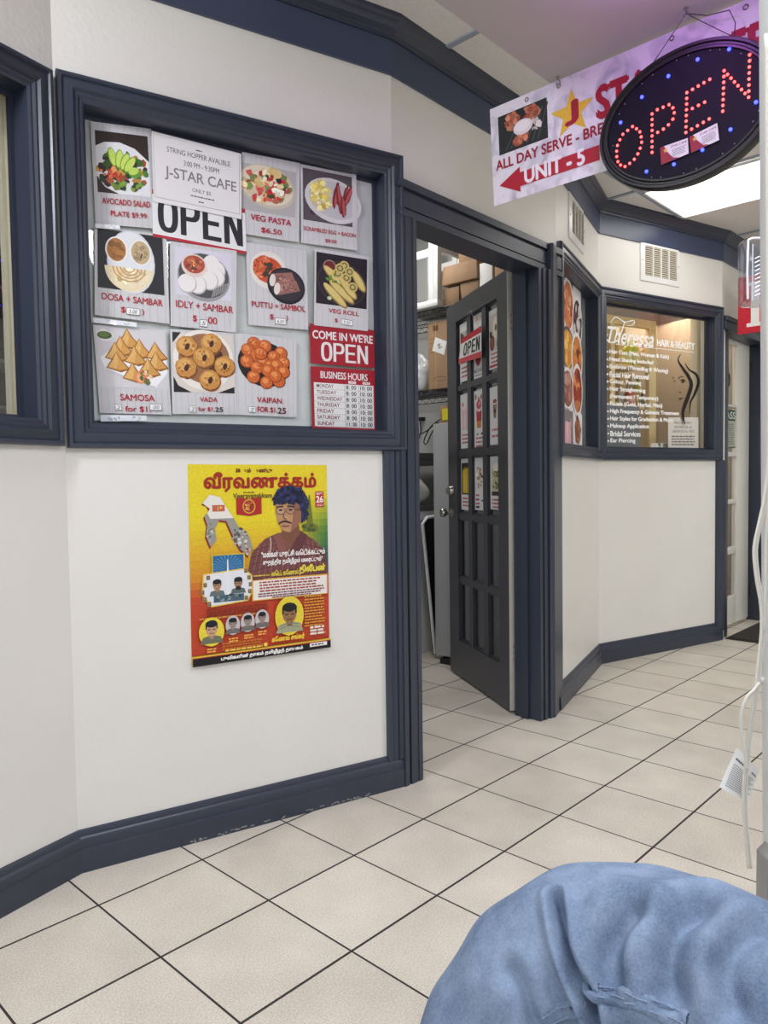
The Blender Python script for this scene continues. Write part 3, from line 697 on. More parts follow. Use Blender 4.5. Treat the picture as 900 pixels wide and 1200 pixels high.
# ------------------------------------------------------------------ event poster on the wall
a = Art(W2, quad(W2, [(220, 544), (382.7, 545), (385.8, 757.7), (224.8, 781.3)], .0016), 100, 140, n=.0016, base=(222, 196, 44), th=.001)
def mixc(c, d, t): return tuple(c[i] * (1 - t) + d[i] * t for i in range(3))
N_ = 26
for i in range(N_):
    y0, y1 = i * 133 / N_, (i + 1) * 133 / N_ + .05; y = (y0 + y1) / 2
    yel, org, red = (224, 204, 40), (208, 140, 44), (186, 66, 40)
    L = mixc(yel, org, min(1, max(0, (y - 40) / 40))) if y < 80 else mixc(org, red, min(1, (y - 80) / 16))
    a.rect(0, y0, 100, y1, L)
    for j in range(8):
        t = (j + 1) / 8; gcol = mixc((224, 204, 40), (66, 120, 60), min(1, max(0, (y - 22) / 30))); gcol = mixc(gcol, (44, 78, 110), min(1, max(0, (y - 56) / 20)))
        if 20 < y < 80: a.rect(76 + j * 3, y0, 79 + j * 3, y1, mixc(L, gcol, t))
a.text('38ஆம் ஆண்டு', 32, 2.6, 58, 6.6, (120, 60, 24), .0, fat=.2)
a.text('வீரவணக்கம்', 10.6, 5.9, 91, 19.2, (158, 40, 30), .0, fat=.55)
a.lines(37, 19.6, 46, 1, 1, .8, (110, 80, 30)); a.text('Veeravanakkam', 30, 20.5, 57.5, 24, (96, 72, 34), .0, fat=.1)
a.poly([(32, 23.5), (41, 24.5), (50, 23.5), (50, 35.5), (41, 37), (32, 35.5)], (170, 40, 36)); a.ell(41, 30, 4.6, 5.2, (206, 164, 60)); a.ell(41, 30, 3.8, 4.4, (164, 50, 40)); a.blobs(41, 30, 2.6, 3, 12, .9, [(222, 180, 80), (70, 40, 30), (190, 120, 50)])
a.rect(90.5, 20, 97, 32, (176, 44, 44)); a.text('SEPT', 91.2, 20.8, 96.3, 22.6, (236, 226, 220), .01); a.text('26', 91.2, 23.6, 96.5, 28.4, (240, 236, 230), .03); a.text('2025', 91.4, 29.6, 96.2, 31.2, (236, 226, 220), .0)
a.poly([(85.4, 22.5), (86.2, 22.5), (88.5, 44), (92, 46), (93, 50), (80, 50), (82, 44), (83.6, 44)], (110, 116, 44)); a.blobs(86, 47, 6, 3, 12, 1.3, [(90, 104, 44), (70, 90, 50)])
SH = [(9, 27), (14, 21), (21, 23), (25, 30), (30, 38), (33, 44), (41, 52), (43, 60), (40, 66), (34, 60), (29, 50), (25, 40), (20, 39), (17, 45), (18, 53), (14, 58), (11, 50), (12, 42), (10, 36), (14, 32), (12, 28)]
a.poly([(x - .8, y + 1.2) for x, y in SH], (140, 36, 30)); a.poly(SH, (150, 148, 140)); a.poly([(9, 27), (14, 21), (21, 23), (25, 30), (30, 38), (14, 38), (12, 34), (14, 31)], (226, 222, 214))
a.rect(15.5, 28.5, 24, 33, (192, 98, 66)); a.blobs(20, 31, 2, 1.4, 6, .7, [(226, 190, 110)]); a.blobs(34, 52, 5, 8, 40, 1.2, [(110, 108, 104), (196, 190, 184), (84, 84, 80)]); a.blobs(14, 48, 2.4, 7, 16, 1, [(120, 116, 110), (190, 186, 180)]); a.blobs(39, 61, 2.5, 4, 12, 1, [(160, 60, 50), (200, 180, 160)])
# the large half figure
a.poly([(38, 84), (42, 64), (52, 54), (62, 50), (78, 50), (88, 56), (97, 66), (100, 84)], (112, 66, 66))
for i in range(13): a.stroke([(42 + i * 4.4, 82), (48 + i * 3.6, 57)], .5, (150, 98, 92))
for i in range(5): a.stroke([(42, 62 + i * 5), (70, 58 + i * 5), (98, 64 + i * 4.5)], .5, (84, 48, 54))
a.poly([(62, 50), (78, 50), (76, 60), (69, 66), (63, 58)], (124, 82, 62)); a.poly([(58, 52), (63, 50), (69, 66), (64, 70)], (134, 84, 78)); a.poly([(78, 49), (84, 53), (76, 70), (69, 66)], (96, 54, 58))
a.poly([(65, 42), (77, 42), (78, 52), (70, 58), (64, 52)], (120, 78, 58))
a.poly([(60.5, 26), (62, 22), (72, 22), (79, 26), (79, 40), (76, 46), (70, 50), (65, 48.5), (62, 43), (60, 36)], (186, 142, 104)); a.poly([(72, 24), (80, 26), (79, 42), (75, 47), (71, 49), (73, 38)], (146, 100, 80))
a.poly([(58.5, 30), (58.5, 24), (61, 19), (66, 16), (73, 15.5), (80, 18), (84, 24), (84, 34), (82, 42), (79, 44), (79.5, 36), (78, 30), (74, 27), (66, 28), (61, 29)], (40, 42, 76)); a.blobs(72, 20.5, 10.5, 4.8, 70, 1.7, [(42, 46, 84), (30, 30, 56), (54, 62, 104), (36, 38, 70)]); a.blobs(82, 32, 2.6, 9, 40, 1.5, [(40, 44, 80), (30, 30, 56), (52, 58, 98)])
a.blobs(64, 27.6, 4, 1.2, 16, 1.1, [(42, 46, 84), (30, 30, 56)]); a.blobs(74, 27.6, 5, 1.6, 20, 1.2, [(42, 46, 84), (30, 30, 56)]); a.blobs(60, 24, 2, 4, 14, 1.2, [(42, 46, 84), (30, 30, 56), (54, 62, 104)])
for x in (63.6, 71): a.ell(x, 33.8, 3.3, 2.7, (84, 66, 66)); a.ell(x, 33.8, 3.0, 2.4, (190, 152, 120) if x < 68 else (170, 128, 102)); a.ell(x, 33.3, 1.5, .75, (58, 42, 44)); a.ell(x - .2, 33.2, .5, .4, (20, 16, 18))
a.stroke([(74, 33), (80, 34)], .5, (60, 46, 50)); a.stroke([(60.5, 31), (65.5, 30.6)], .8, (50, 40, 52)); a.stroke([(68.5, 30.4), (74, 31)], .8, (50, 40, 52))
a.stroke([(66.6, 34), (65.6, 39), (68, 40)], .6, (110, 70, 56)); a.stroke([(62, 43.2), (66.5, 41.6), (71.6, 43.4)], 1.1, (40, 32, 40)); a.stroke([(64.4, 45), (67, 45.4), (70, 45)], .8, (120, 60, 56))
a.stroke([(55, 66), (56, 58), (55.5, 53)], 1.0, (190, 170, 150))
a.text('"மக்கள் புரட்சி வெடிக்கட்டும்', 49, 63, 97, 68.5, (236, 230, 226), .0, fat=.16); a.text('சுதந்திர தமிழீழம் மலரட்டும்"', 50, 69, 95, 74, (236, 230, 226), .0, fat=.16)
a.text('லெப். கேணல்', 56, 77.5, 76, 81.5, (220, 200, 70), .0, fat=.14); a.text('திலீபன்', 77, 75, 97, 82, (232, 214, 70), .0, fat=.3); a.lines(43, 80, 55, 1, 1, .9, (222, 190, 80)); a.lines(50, 83, 96, 1, 1, .8, (230, 200, 110))
a.rect(14, 63, 37, 97, (206, 180, 60)); a.rect(15, 64, 36, 97, (40, 98, 146))
for t in range(0, 360, 15): a.poly([(25, 72), (25 + 10.5 * math.cos(math.radians(t)), 72 + 8 * math.sin(math.radians(t))), (25 + 10.5 * math.cos(math.radians(t + 5)), 72 + 8 * math.sin(math.radians(t + 5)))], (90, 146, 186))
C1 = [(9, 77), (36, 75), (41, 80), (42, 90), (38, 97), (14, 99), (8, 90)]
a.poly([(25.5 + (x - 25.5) * 1.06, 87 + (y - 87) * 1.08) for x, y in C1], (224, 196, 80)); a.poly(C1, (222, 224, 228))
a.poly([(24.2, 94), (24.6, 67), (25.4, 67), (26, 94)], (226, 228, 230)); a.rect(15, 92, 36, 97, (70, 96, 116)); a.blobs(25, 94, 9, 2.4, 22, 1, [(90, 110, 100), (50, 70, 80), (150, 160, 150)])
def bust(x, y, r, skin, hair, cloth):
    a.poly([(x - r, y + r * 1.15), (x - r * .8, y + r * .55), (x, y + r * .35), (x + r * .8, y + r * .55), (x + r, y + r * 1.15)], cloth)
    a.ell(x, y + r * .25, r * .28, r * .5, tuple(int(q * .85) for q in skin), n=12); a.ell(x, y - r * .2, r * .52, r * .68, skin, n=16); a.ell(x, y - r * .68, r * .54, r * .34, hair, n=16, jit=.05); a.rect(x - r * .54, y - r * .66, x - r * .42, y - r * .2, hair); a.rect(x + r * .42, y - r * .66, x + r * .54, y - r * .2, hair)
    a.rect(x - r * .34, y - r * .2, x - r * .08, y - r * .12, hair); a.rect(x + r * .08, y - r * .2, x + r * .34, y - r * .12, hair); a.rect(x - r * .2, y + r * .16, x + r * .2, y + r * .24, tuple(int(q * .6) for q in skin))
bust(17.5, 86, 5.4, (176, 134, 106), (34, 30, 32), (96, 110, 110)); bust(32, 85.5, 5.4, (160, 122, 98), (30, 28, 30), (90, 104, 104)); a.ell(32, 88, 2, 1.4, (40, 34, 34))
for (x, y) in ((11.5, 79), (9.4, 84), (7.6, 89), (9, 94), (12, 97.5), (37.5, 76), (39.6, 81), (40.6, 86), (40, 91), (37.5, 95.5)): a.rect(x - 1.3, y - 1.6, x + 1.3, y + 1.6, (206, 186, 110)); a.rect(x - 1.1, y - 1.4, x + 1.1, y + 1.4, (96, 90, 82)); a.ell(x, y - .2, .7, .9, (150, 116, 90), n=8)
a.poly([(41.5, 83.5), (98.6, 83), (98.6, 98.4), (41.5, 98.6)], (222, 160, 60)); a.rect(42.5, 84, 98, 97.8, (232, 226, 218))
a.lines(47, 85, 96, 4, 2.1, 1.1, (150, 60, 52)); a.lines(46, 93.4, 97, 2, 1.7, .9, (110, 50, 70)); a.lines(56, 96.6, 86, 1, 2, .8, (110, 50, 70))
a.lines(10, 101, 54, 3, 2, 1.1, (126, 50, 30)); a.lines(5, 107, 52, 1, 2, 1.0, (206, 150, 70)); a.lines(80, 98.6, 96, 11, 2.2, 1.0, (206, 160, 60))
a.ell(13, 117, 8.6, 10.2, (226, 206, 60)); bust(13, 116.5, 7.6, (196, 156, 126), (26, 28, 40), (108, 112, 92))
for x, y in ((27.5, 114), (38, 113.2), (48.2, 112)): a.ell(x, y, 5, 7, (196, 190, 190)); bust(x, y, 5.2, (158, 140, 130), (28, 28, 30), (110, 108, 106))
a.ell(68.5, 112, 10.8, 14.6, (226, 208, 64)); a.ell(68.5, 112, 10.2, 14, (222, 200, 60)); bust(68.5, 112.5, 10.2, (146, 106, 76), (28, 26, 26), (160, 160, 130))
for y in (117.5, 119.6): a.stroke([(61, y + 1.4), (68, y), (76, y + 1.4)], .7, (130, 132, 108))
for x, y in ((13, 128.5), (28, 123), (38.5, 122), (48.5, 120.6)): a.lines(x - 3.4, y, x + 3.4, 2, 1.8, 1.1, (232, 170, 80))
a.lines(20, 126, 52, 3, 1.9, 1.0, (196, 120, 44)); a.text('கேணல் சங்கர்', 55, 126, 79.5, 130.8, (236, 200, 60), .0, fat=.2)
a.lines(84, 122, 96, 3, 2.4, 1.6, (236, 224, 210)); a.lines(22, 131, 50, 1, 2, 1.2, (238, 200, 90)); a.ell(50.5, 131, 1.4, 1.5, (236, 200, 80))
a.rect(0, 133.2, 100, 134, (226, 190, 70)); a.rect(0, 134, 100, 134.6, (170, 40, 36)); a.rect(0, 134.6, 100, 140, (24, 22, 24))
a.text('புலிகளின் தாகம் தமிழீழத் தாயகம்', 19, 135.4, 78, 138.9, (236, 234, 230), .0, fat=.18); a.rect(83.5, 134.8, 97, 137.6, (230, 228, 226)); a.lines(85, 135.7, 96, 1, 2, 1.0, (80, 60, 60))
a.done('event_poster', 'yellow and red commemoration poster with a man in glasses, below the menu window', 'poster')
# ------------------------------------------------------------------ kitchen door (door_1)
P1, FAR = onfloor(597.6, 836), onfloor(528, 787)
LF = Wall(FAR, P1); LT = .038
D1 = thing('door_1', (P1.x, P1.y, 0), 'open grey door with fifteen panes swung into the kitchen', 'door', kind='structure')
M_door = mat('charcoal_door_paint', (58, 59, 64), .32, bump=.12, bscale=22, var=.05, vscale=5, aniso=(1, 1, .3))
M_edge = mat('bare_door_edge', (214, 210, 200), .5, var=.06, vscale=18)
lf = lambda s, n, z: LF.p(s, n, z)
cols = [(.137, .279), (.329, .474), (.527, .672)]; rows = [(1.573, 1.913), (1.230, 1.546), (.896, 1.193), (.552, .864), (.206, .521)]
LW = LF.len; LZ = 2.014
mb = MB(); xs = [0, cols[0][0], cols[0][1], cols[1][0], cols[1][1], cols[2][0], cols[2][1], LW]
zs = [.012, .206, .521, .552, .864, .896, 1.193, 1.230, 1.546, 1.573, 1.913, LZ]
for i in range(7):
    for j in range(11):
        if i % 2 == 1 and j % 2 == 1: continue
        th = 0 if (i in (0, 6) or j in (0, 10)) else -.006
        mb.box(lf, (xs[i], xs[i + 1]), (-LT, th), (zs[j], zs[j + 1]), M_door)
for (x0, x1) in cols:
    for (z0, z1) in rows:                     # glazing beads
        for (a0, a1, b0, b1) in ((x0, x0 + .008, z0, z1), (x1 - .008, x1, z0, z1), (x0, x1, z0, z0 + .008), (x0, x1, z1 - .008, z1)):
            mb.box(lf, (a0, a1), (-LT + .004, -.013), (b0, b1), M_door)
tag(mb.build('door_leaf', D1, smooth=0), 'charcoal painted leaf')
mb = MB(); mb.box(lf, (LW, LW + .002), (-LT, 0), (.012, LZ), M_edge); tag(mb.build('leaf_edge', D1, smooth=0), 'bare white hinge edge')
for j, (z0, z1) in enumerate(rows):
    for (x0, x1) in cols:
        mb = MB(); mb.box(lf, (x0 + .001, x1 - .001), (-.022, -.019), (z0 + .001, z1 - .001), M_glass if j < 3 else M_tglass); mb.build('pane', D1, smooth=0)
for z in (1.78, .28):
    mb = MB(); mb.box(lf, (LW + .002, LW + .005), (-LT + .006, -.002), (z - .045, z + .045), M_edge)
    mb.tube([lf(LW + .008, -LT - .004, z - .048), lf(LW + .008, -LT - .004, z + .048)], .006, M_edge)
    for k in (-.03, 0, .03): mb.lathe(lf(LW + .005, -.018, z + k), LF.t, [(.004, 0), (.003, .0015)], M_metal, n=8)
    tag(mb.build('hinge', D1), 'painted hinge')
kz = LF.hit(526, 600)[1]
mb = MB(); c = lf(.055, 0, kz); mb.lathe(c, LF.n, [(.026, 0), (.026, .004), (.014, .010), (.012, .03), (.017, .036), (.024, .045), (.025, .058), (.021, .066), (.0, .067)], M_metal); tag(mb.build('door_knob', D1), 'brushed metal knob')
mb = MB(); c = lf(.055, 0, LF.hit(526, 575)[1]); mb.lathe(c, LF.n, [(.029, 0), (.029, .006), (.024, .020), (.02, .022), (0, .022)], M_metal); mb.box(lambda a, b, d: c + LF.t * a + LF.n * (.022 + b) + Vector((0, 0, d)), (-.004, .004), (0, .012), (-.014, .014), M_metal); tag(mb.build('deadbolt', D1), 'round metal deadbolt')

# door posters behind the panes: one strip per pane
DG = 'drink and snack posters in the door panes'
def dposter(i, j, z0, z1, label, draw, dx=(.012, .012)):
    x0, x1 = cols[i]; n = -.0175
    a = Art(LF, [(x0 + dx[0], z1), (x1 - dx[1], z1), (x1 - dx[1], z0), (x0 + dx[0], z0)], 40, 100, n=n, base=(226, 224, 224), th=.0008)
    draw(a); a.done('door_poster', label, 'poster', DG)
def cap(a, y=78): a.lines(8, y, 36, 3, 7, 3, (176, 50, 66))
def q1(a): a.rect(4, 14, 38, 66, (196, 186, 180)); a.poly([(4, 14), (20, 20), (30, 66), (4, 66)], (88, 66, 58)); a.ell(10, 40, 6, 12, (150, 110, 84)); cap(a, 72); a.rect(6, 96, 34, 99, (40, 38, 40))
def q2(a): a.text('STAR CAFE', 4, 4, 38, 11, (206, 120, 60), .02); a.rect(2, 14, 38, 72, (236, 232, 230)); a.ell(20, 60, 14, 20, (160, 30, 44)); a.ell(20, 54, 9, 6, (226, 190, 196)); a.text('MILK SHAKE', 3, 84, 38, 90, (60, 50, 54), .01); a.lines(6, 93, 34, 1, 3, 2, (120, 120, 124))
def q3(a):
    a.rect(2, 8, 38, 70, (206, 196, 186)); a.ell(26, 32, 11, 18, (232, 222, 204)); a.ell(26, 32, 4, 6, (120, 84, 60)); a.ell(12, 56, 9, 13, (110, 58, 44)); a.ell(12, 55, 6, 8, (150, 84, 60)); a.rect(3, 36, 11, 46, (40, 36, 36)); a.ell(34, 60, 5, 6, (60, 90, 70)); cap(a, 73); a.rect(2, 93, 38, 97, (186, 50, 66))
def q4(a):
    for x in (8, 22): a.poly([(x, 26), (x + 12, 26), (x + 11, 66), (x + 1, 66)], (226, 178, 182)); a.ell(x + 6, 26, 6, 3.5, (238, 210, 212)); a.stroke([(x + 6, 26), (x + 8, 16)], 1, (170, 60, 70)); a.rect(x + 1, 40, x + 4, 62, (240, 206, 208))
    a.ell(12, 19, 3, 4, (196, 80, 90)); cap(a, 74)
def q5(a):
    a.poly([(9, 30), (33, 30), (30, 66), (12, 66)], (176, 40, 48)); a.poly([(11, 54), (31, 54), (30, 66), (12, 66)], (206, 130, 60)); a.ell(21, 30, 13, 8, (222, 200, 200)); a.ell(21, 25, 11, 8, (196, 80, 92)); a.ell(24, 23, 5, 3.6, (226, 150, 158))
    for x in (8, 20, 31): a.ell(x, 10 + (x % 7), 3, 5, (150, 44, 52))
    a.poly([(8, 78), (16, 74), (18, 78)], (40, 36, 40)); a.poly([(26, 78), (34, 73), (37, 78)], (40, 36, 40)); cap(a, 82)
def q6(a): a.poly([(12, 26), (28, 26), (25, 54), (15, 54)], (150, 118, 96)); a.ell(20, 26, 9, 5, (226, 220, 216)); a.ell(20, 25, 7.5, 3.6, (150, 74, 50)); a.ell(20, 42, 3, 4.5, (40, 34, 32)); a.lines(8, 72, 37, 2, 11, 4, (196, 110, 118))
def q7(a):
    a.rect(3, 8, 38, 70, (40, 38, 34))
    for x in (8, 15, 22, 30): a.poly([(x, 18 + x % 9), (x + 6, 14 + x % 5), (x + 7, 66), (x + 1, 68)], (222, 190, 60)); a.rect(x + 1, 30, x + 3, 62, (238, 212, 98))
    cap(a, 76)
def q8(a): a.ell(20, 38, 17, 24, (226, 224, 222)); a.blobs(20, 38, 13, 19, 40, 3.4, [(190, 140, 110), (226, 196, 170), (150, 70, 50), (110, 130, 80), (236, 226, 210)]); a.lines(5, 70, 22, 3, 8, 3.4, (176, 50, 66)); a.rect(5, 92, 20, 96, (30, 30, 32)); a.rect(28, 80, 37, 83, (80, 90, 110))
def q9(a):
    a.rect(3, 8, 38, 74, (206, 208, 206)); a.rect(6, 66, 38, 74, (60, 50, 44))
    for y in (34, 58): a.poly([(8, y - 12), (22, y - 20), (36, y - 12), (37, y + 6), (8, y + 6)], (196, 190, 140)); a.blobs(22, y - 2, 13, 7, 26, 3, [(90, 110, 50), (150, 160, 80), (226, 220, 170), (60, 70, 40), (206, 190, 120)])
    a.poly([(10, 20), (24, 10), (36, 20), (30, 28), (14, 28)], (232, 228, 214)); cap(a, 80)
dposter(0, 0, 1.578, 1.895, 'narrow poster with a dark drink in the top pane nearest the knob', q1)
dposter(1, 0, 1.578, 1.900, 'narrow poster with a red milk shake in the top middle pane', q2)
dposter(2, 0, 1.600, 1.880, 'narrow poster with iced coffees in the top pane nearest the hinges', q3)
dposter(0, 1, 1.240, 1.525, 'narrow poster of two pink shakes in the second pane row', q4)
dposter(1, 1, 1.236, 1.522, 'narrow poster of a red layered drink in the second pane row', q5)
dposter(2, 1, 1.240, 1.515, 'narrow poster of a small brown tea cup in the second pane row', q6)
dposter(0, 2, .915, 1.185, 'narrow poster of yellow fries in the third pane row', q7)
dposter(1, 2, .920, 1.186, 'narrow poster of a round salad plate in the third pane row', q8)
dposter(2, 2, .930, 1.186, 'narrow poster of stacked sandwiches in the third pane row', q9)
# small open sign hung on the door
S4 = [(541, 397), (564, 381.5), (564, 418.5), (537, 426.5)]
t = thing('hanging_open_sign', LF.p(.33, .008, 1.70), 'small white OPEN sign with red edges hanging askew on the door', 'sign')
a = Art(LF, quad(LF, S4, .008), 60, 36, n=.008, base=(228, 226, 224), th=.0016); a.rect(0, 0, 60, 7.5, (190, 22, 40)); a.rect(0, 29, 60, 36, (206, 66, 80)); a.block('OPEN', 11, 10, 56, 27, (30, 32, 36), (228, 226, 224), .33, .14); a.done('sign_board', parent=t)
mb = MB(); s0 = LF.hit(552, 366, .004); l = LF.hit(545, 396, .008); r = LF.hit(562, 384, .008)
mb.tube([LF.p(l[0], .009, l[1]), LF.p(s0[0], .006, s0[1]), LF.p(r[0], .009, r[1])], .0009, M_wire, n=6); mb.lathe(LF.p(s0[0], 0, s0[1]), LF.n, [(.006, 0), (.006, .003), (.002, .010), (0, .011)], M_metal, n=10); mb.build('hanging_string', t)

# ------------------------------------------------------------------ kitchen behind the door
KZ = 2.80
M_kwall = mat('kitchen_wall_paint', (206, 206, 202), .6, bump=.05)
mb = MB(); gbox(mb, (3.95, 4.0), (2.19, 4.2), (0, KZ), M_kwall); struct(mb.build('wall_end', smooth=0), 'pale kitchen wall behind the wire shelves', 'wall')
mb = MB(); gbox(mb, (1.5, 3.95), (4.2, 4.28), (0, KZ), M_kwall); struct(mb.build('wall_side', smooth=0), 'pale kitchen side wall', 'wall')
mb = MB(); kp = [W2.p(-.1, -.35), PB - W2.n * .16, PC - W4.n * .05 - W3.n * .12, G(3.98, 2.10), G(4.0, 4.28), G(1.5, 4.28)]
mb.prism(kp, KZ, KZ + .03, mat('kitchen_ceiling', (228, 230, 232), .7)); struct(mb.build('trim_12', smooth=0), 'white kitchen ceiling seen through the doorway', 'ceiling')
panel_light(2.75, 3.35, 2.85, 3.45, KZ - .004, 'bright kitchen ceiling panel at the top of the doorway', 4.0)
KW = Wall(G(3.53, 3.75), G(3.53, 2.22)); kf = lambda s, n, z: KW.p(s, n, z)
def wire_shelf(z, label, dep=.38):
    mb = MB(); w = KW.len
    for n in (0, -dep): 
        for dz in (0, -.032): mb.tube([kf(0, n, z + dz), kf(w, n, z + dz)], .0032, M_wire, n=6)
        k = 0; s = 0
        pts = []
        while s < w: pts.append(kf(s, n, z - (.032 if k % 2 else 0))); s += .03; k += 1
        mb.tube(pts, .0022, M_wire, n=5)
    s = .01
    while s < w: mb.tube([kf(s, 0, z + .004), kf(s, -dep, z + .004)], .0018, M_wire, n=4); s += .024
    for n in (-.1, -.2, -.3): mb.tube([kf(0, n, z), kf(w, n, z)], .0028, M_wire, n=5)
    return mb
t = thing('wire_rack', KW.p(.8, -.2, 0), 'chrome wire storage rack behind the open kitchen door', 'shelf')
z_top = KW.hit(510, 362)[1]; z_mid = KW.hit(506, 457)[1]
wire_shelf(z_top, '').build('shelf', t); wire_shelf(z_mid, '').build('shelf', t)
for (s, n) in ((.02, -.01), (KW.len - .02, -.01), (.02, -.37), (KW.len - .02, -.37)):
    mb = MB(); mb.tube([kf(s, n, 0), kf(s, n, z_top + .35)], .011, M_wire, n=10); mb.build('post', t)
def kbox(u0, v0, u1, v1, n0, dep, m, name, label, cat, group=None, rot=0, bev=.004, detail=None):
    s0, s1, z0, z1 = KW.rect(u0, v0, u1, v1, n0); mb = MB()
    c = Vector(((s0 + s1) / 2, n0 - dep / 2, 0)); cr, sr = math.cos(rot), math.sin(rot)
    f = lambda s, n, z: kf(c.x + (s - c.x) * cr - (n - c.y) * sr, c.y + (s - c.x) * sr + (n - c.y) * cr, z)
    mb.box(f, (s0, s1), (n0 - dep, n0), (z0, z1), m)
    if detail: detail(mb, f, s0, s1, n0, z0, z1)
    return tag(mb.build(name, bevel=bev), label, cat, group)
zt = z_top + .008
def at(u, n, z): s, _ = KW.hit(u, 340, n); return s
def pile(u0, u1, za, zb, n0, dep, m, name, label, cat, group=None, bev=.006, detail=None, taper=0):
    s0, s1 = at(u0, n0, 0), at(u1, n0, 0); mb = MB(); k = taper
    P = [kf(s0 + k, n0 - k, za), kf(s1 - k, n0 - k, za), kf(s1 - k, n0 - dep + k, za), kf(s0 + k, n0 - dep + k, za), kf(s0, n0, zb), kf(s1, n0, zb), kf(s1, n0 - dep, zb), kf(s0, n0 - dep, zb)]
    mb.add(P, [(0, 3, 2, 1), (4, 5, 6, 7), (0, 1, 5, 4), (1, 2, 6, 5), (2, 3, 7, 6), (3, 0, 4, 7)], m)
    return tag(mb.build(name, bevel=bev), label, cat, group)
TG = 'brown takeout trays on the top wire shelf'
pile(518, 538, zt, zt + .105, -.02, .20, M_card2, 'takeout_tray', 'brown tray at the bottom left of the stack beside the white stool', 'box', TG, taper=.008)
pile(538.6, 561, zt, zt + .115, -.02, .20, M_card2, 'takeout_tray', 'brown tray at the bottom right of the stack, above the door top', 'box', TG, taper=.008)
pile(519, 559, zt + .117, zt + .235, -.01, .22, M_card, 'takeout_tray', 'wide brown tray lying across the two bottom trays', 'box', TG, taper=-.008, bev=.012)
pile(537, 573, zt + .237, zt + .315, -.06, .20, M_card, 'takeout_tray', 'brown tray second from the top of the stack', 'box', TG, taper=.004)
pile(548, 574, zt + .317, zt + .37, -.09, .18, M_card2, 'takeout_tray', 'topmost brown tray, under the door head', 'box', TG, taper=.004)
pile(562, 577, zt, zt + .20, -.02, .12, M_paper, 'white_carton', 'white carton standing between brown trays on the top shelf', 'box', bev=.003)
pile(577.5, 607, zt, zt + .24, -.02, .22, M_card, 'cardboard_box', 'rounded brown box right of the white carton, above the door', 'box', bev=.03)
# white plastic stool lying upside down
t = thing('plastic_stool', kf(at(500, 0, 0), -.1, zt), 'white plastic stool stored upside down on the top wire shelf', 'stool')
sA, sB = at(478, .04, 0), at(517, .0, 0)
mb = MB(); mb.box(kf, (sA - .12, sB - .005), (-.30, .03), (zt, zt + .045), M_plastic); mb.build('seat', t, bevel=.015)
for (s, n) in ((sB - .045, .0), (sB - .10, -.30), (sA - .10, .0), (sA - .08, -.30)):
    mb = MB(); mb.add([kf(s - .036 * k, n - .022 * k, zt + .02 + .44 * q) for q in (0, 1) for (k) in (1,)] if False else
        [kf(s - .036, n - .02, zt + .02), kf(s + .036, n - .02, zt + .02), kf(s + .036, n + .025, zt + .02), kf(s - .036, n + .025, zt + .02), kf(s - .036, n - .018, zt + .48), kf(s + .036, n - .018, zt + .48), kf(s + .036, n + .018, zt + .48), kf(s - .036, n + .018, zt + .48)],
        [(0, 3, 2, 1), (4, 5, 6, 7), (0, 1, 5, 4), (1, 2, 6, 5), (2, 3, 7, 6), (3, 0, 4, 7)], M_plastic)
    mb.box(kf, (s - .006, s + .006), (n + .018, n + .026), (zt + .02, zt + .47), M_plastic); mb.build('leg', t, bevel=.01)
for n in (-.002, -.302):
    mb = MB(); mb.box(kf, (sA - .07, sB - .078 if n > -.1 else sB - .05), (n - .012, n + .012), (zt + .31, zt + .36), M_plastic); mb.build('crossbar', t, bevel=.006)
mb = MB(); mb.box(kf, (sB - .035, sB - .012), (-.28, -.02), (zt + .33, zt + .375), M_plastic); mb.build('crossbar', t, bevel=.006)
# mid shelf
zm = z_mid + .008
s0, _ = KW.hit(502, 420, -.03); s1, _ = KW.hit(537, 420, -.03); zc = KW.hit(512, 377, -.03)[1]
t = thing('cardboard_carton', kf((s0 + s1) / 2, -.1, zm), 'tall brown carton with a white label on the middle wire shelf', 'box')
mb = MB(); mb.box(kf, (s0, s1), (-.25, -.03), (zm, zc), M_card); 
for i in range(4): mb.box(kf, (s0 + .012, s0 + .07 - .008 * i), (-.03, -.0295), (zc - .10 - .028 * i, zc - .097 - .028 * i), ink((120, 84, 54)))
mb.tube([kf((s0 + s1) / 2 - .03 + .05 * math.cos(q * .35), -.0297, zm + .06 + .013 * math.sin(q * .35)) for q in range(18)], .0012, ink((120, 84, 54)), n=4, closed=True)
mb.box(kf, (s0 + .058, s0 + .062), (-.03, -.0294), (zm, zc), ink((206, 170, 128)))
mb.box(kf, (s0 + .04, s0 + .08), (-.03, -.0294), (zc - .055, zc - .02), ink((104, 72, 46)))
mb.build('box_body', t, bevel=.002, seg=1)
a = Art(KW, quad(KW, [(510, 395), (523.5, 400), (520.5, 416), (506.5, 411)], -.0285), 30, 30, n=-.0285, base=(234, 234, 232), th=.0005); a.blobs(15, 15, 5.5, 5.5, 26, 1.4, [(120, 120, 122), (160, 160, 162)]); tag(a.done('label', parent=t), 'white square label')
def blob(c, r, m, name, label, cat, seed, amp=.18, kind=None):
    R = random.Random(seed); bm = bmesh.new(); bmesh.ops.create_icosphere(bm, subdivisions=4, radius=1)
    ph = [(Vector((R.uniform(-1, 1), R.uniform(-1, 1), R.uniform(-1, 1))).normalized(), R.uniform(2, 7), R.uniform(0, 6)) for _ in range(14)]
    mb = MB(); vs = []
    for v in bm.verts:
        d = 1 + amp * sum(math.sin(q[0].dot(v.co) * q[1] + q[2]) for q in ph) / 5
        z = max(-.82, v.co.z * d)
        vs.append(Vector(c) + Vector((v.co.x * d * r[0], v.co.y * d * r[1], (z + .82) * r[2])))
    mb.add(vs, [tuple(v.index for v in f.verts) for f in bm.faces], m); bm.free()
    return tag(mb.build(name, smooth=180), label, cat, kind=kind)
sb, _ = KW.hit(494, 430, -.1)
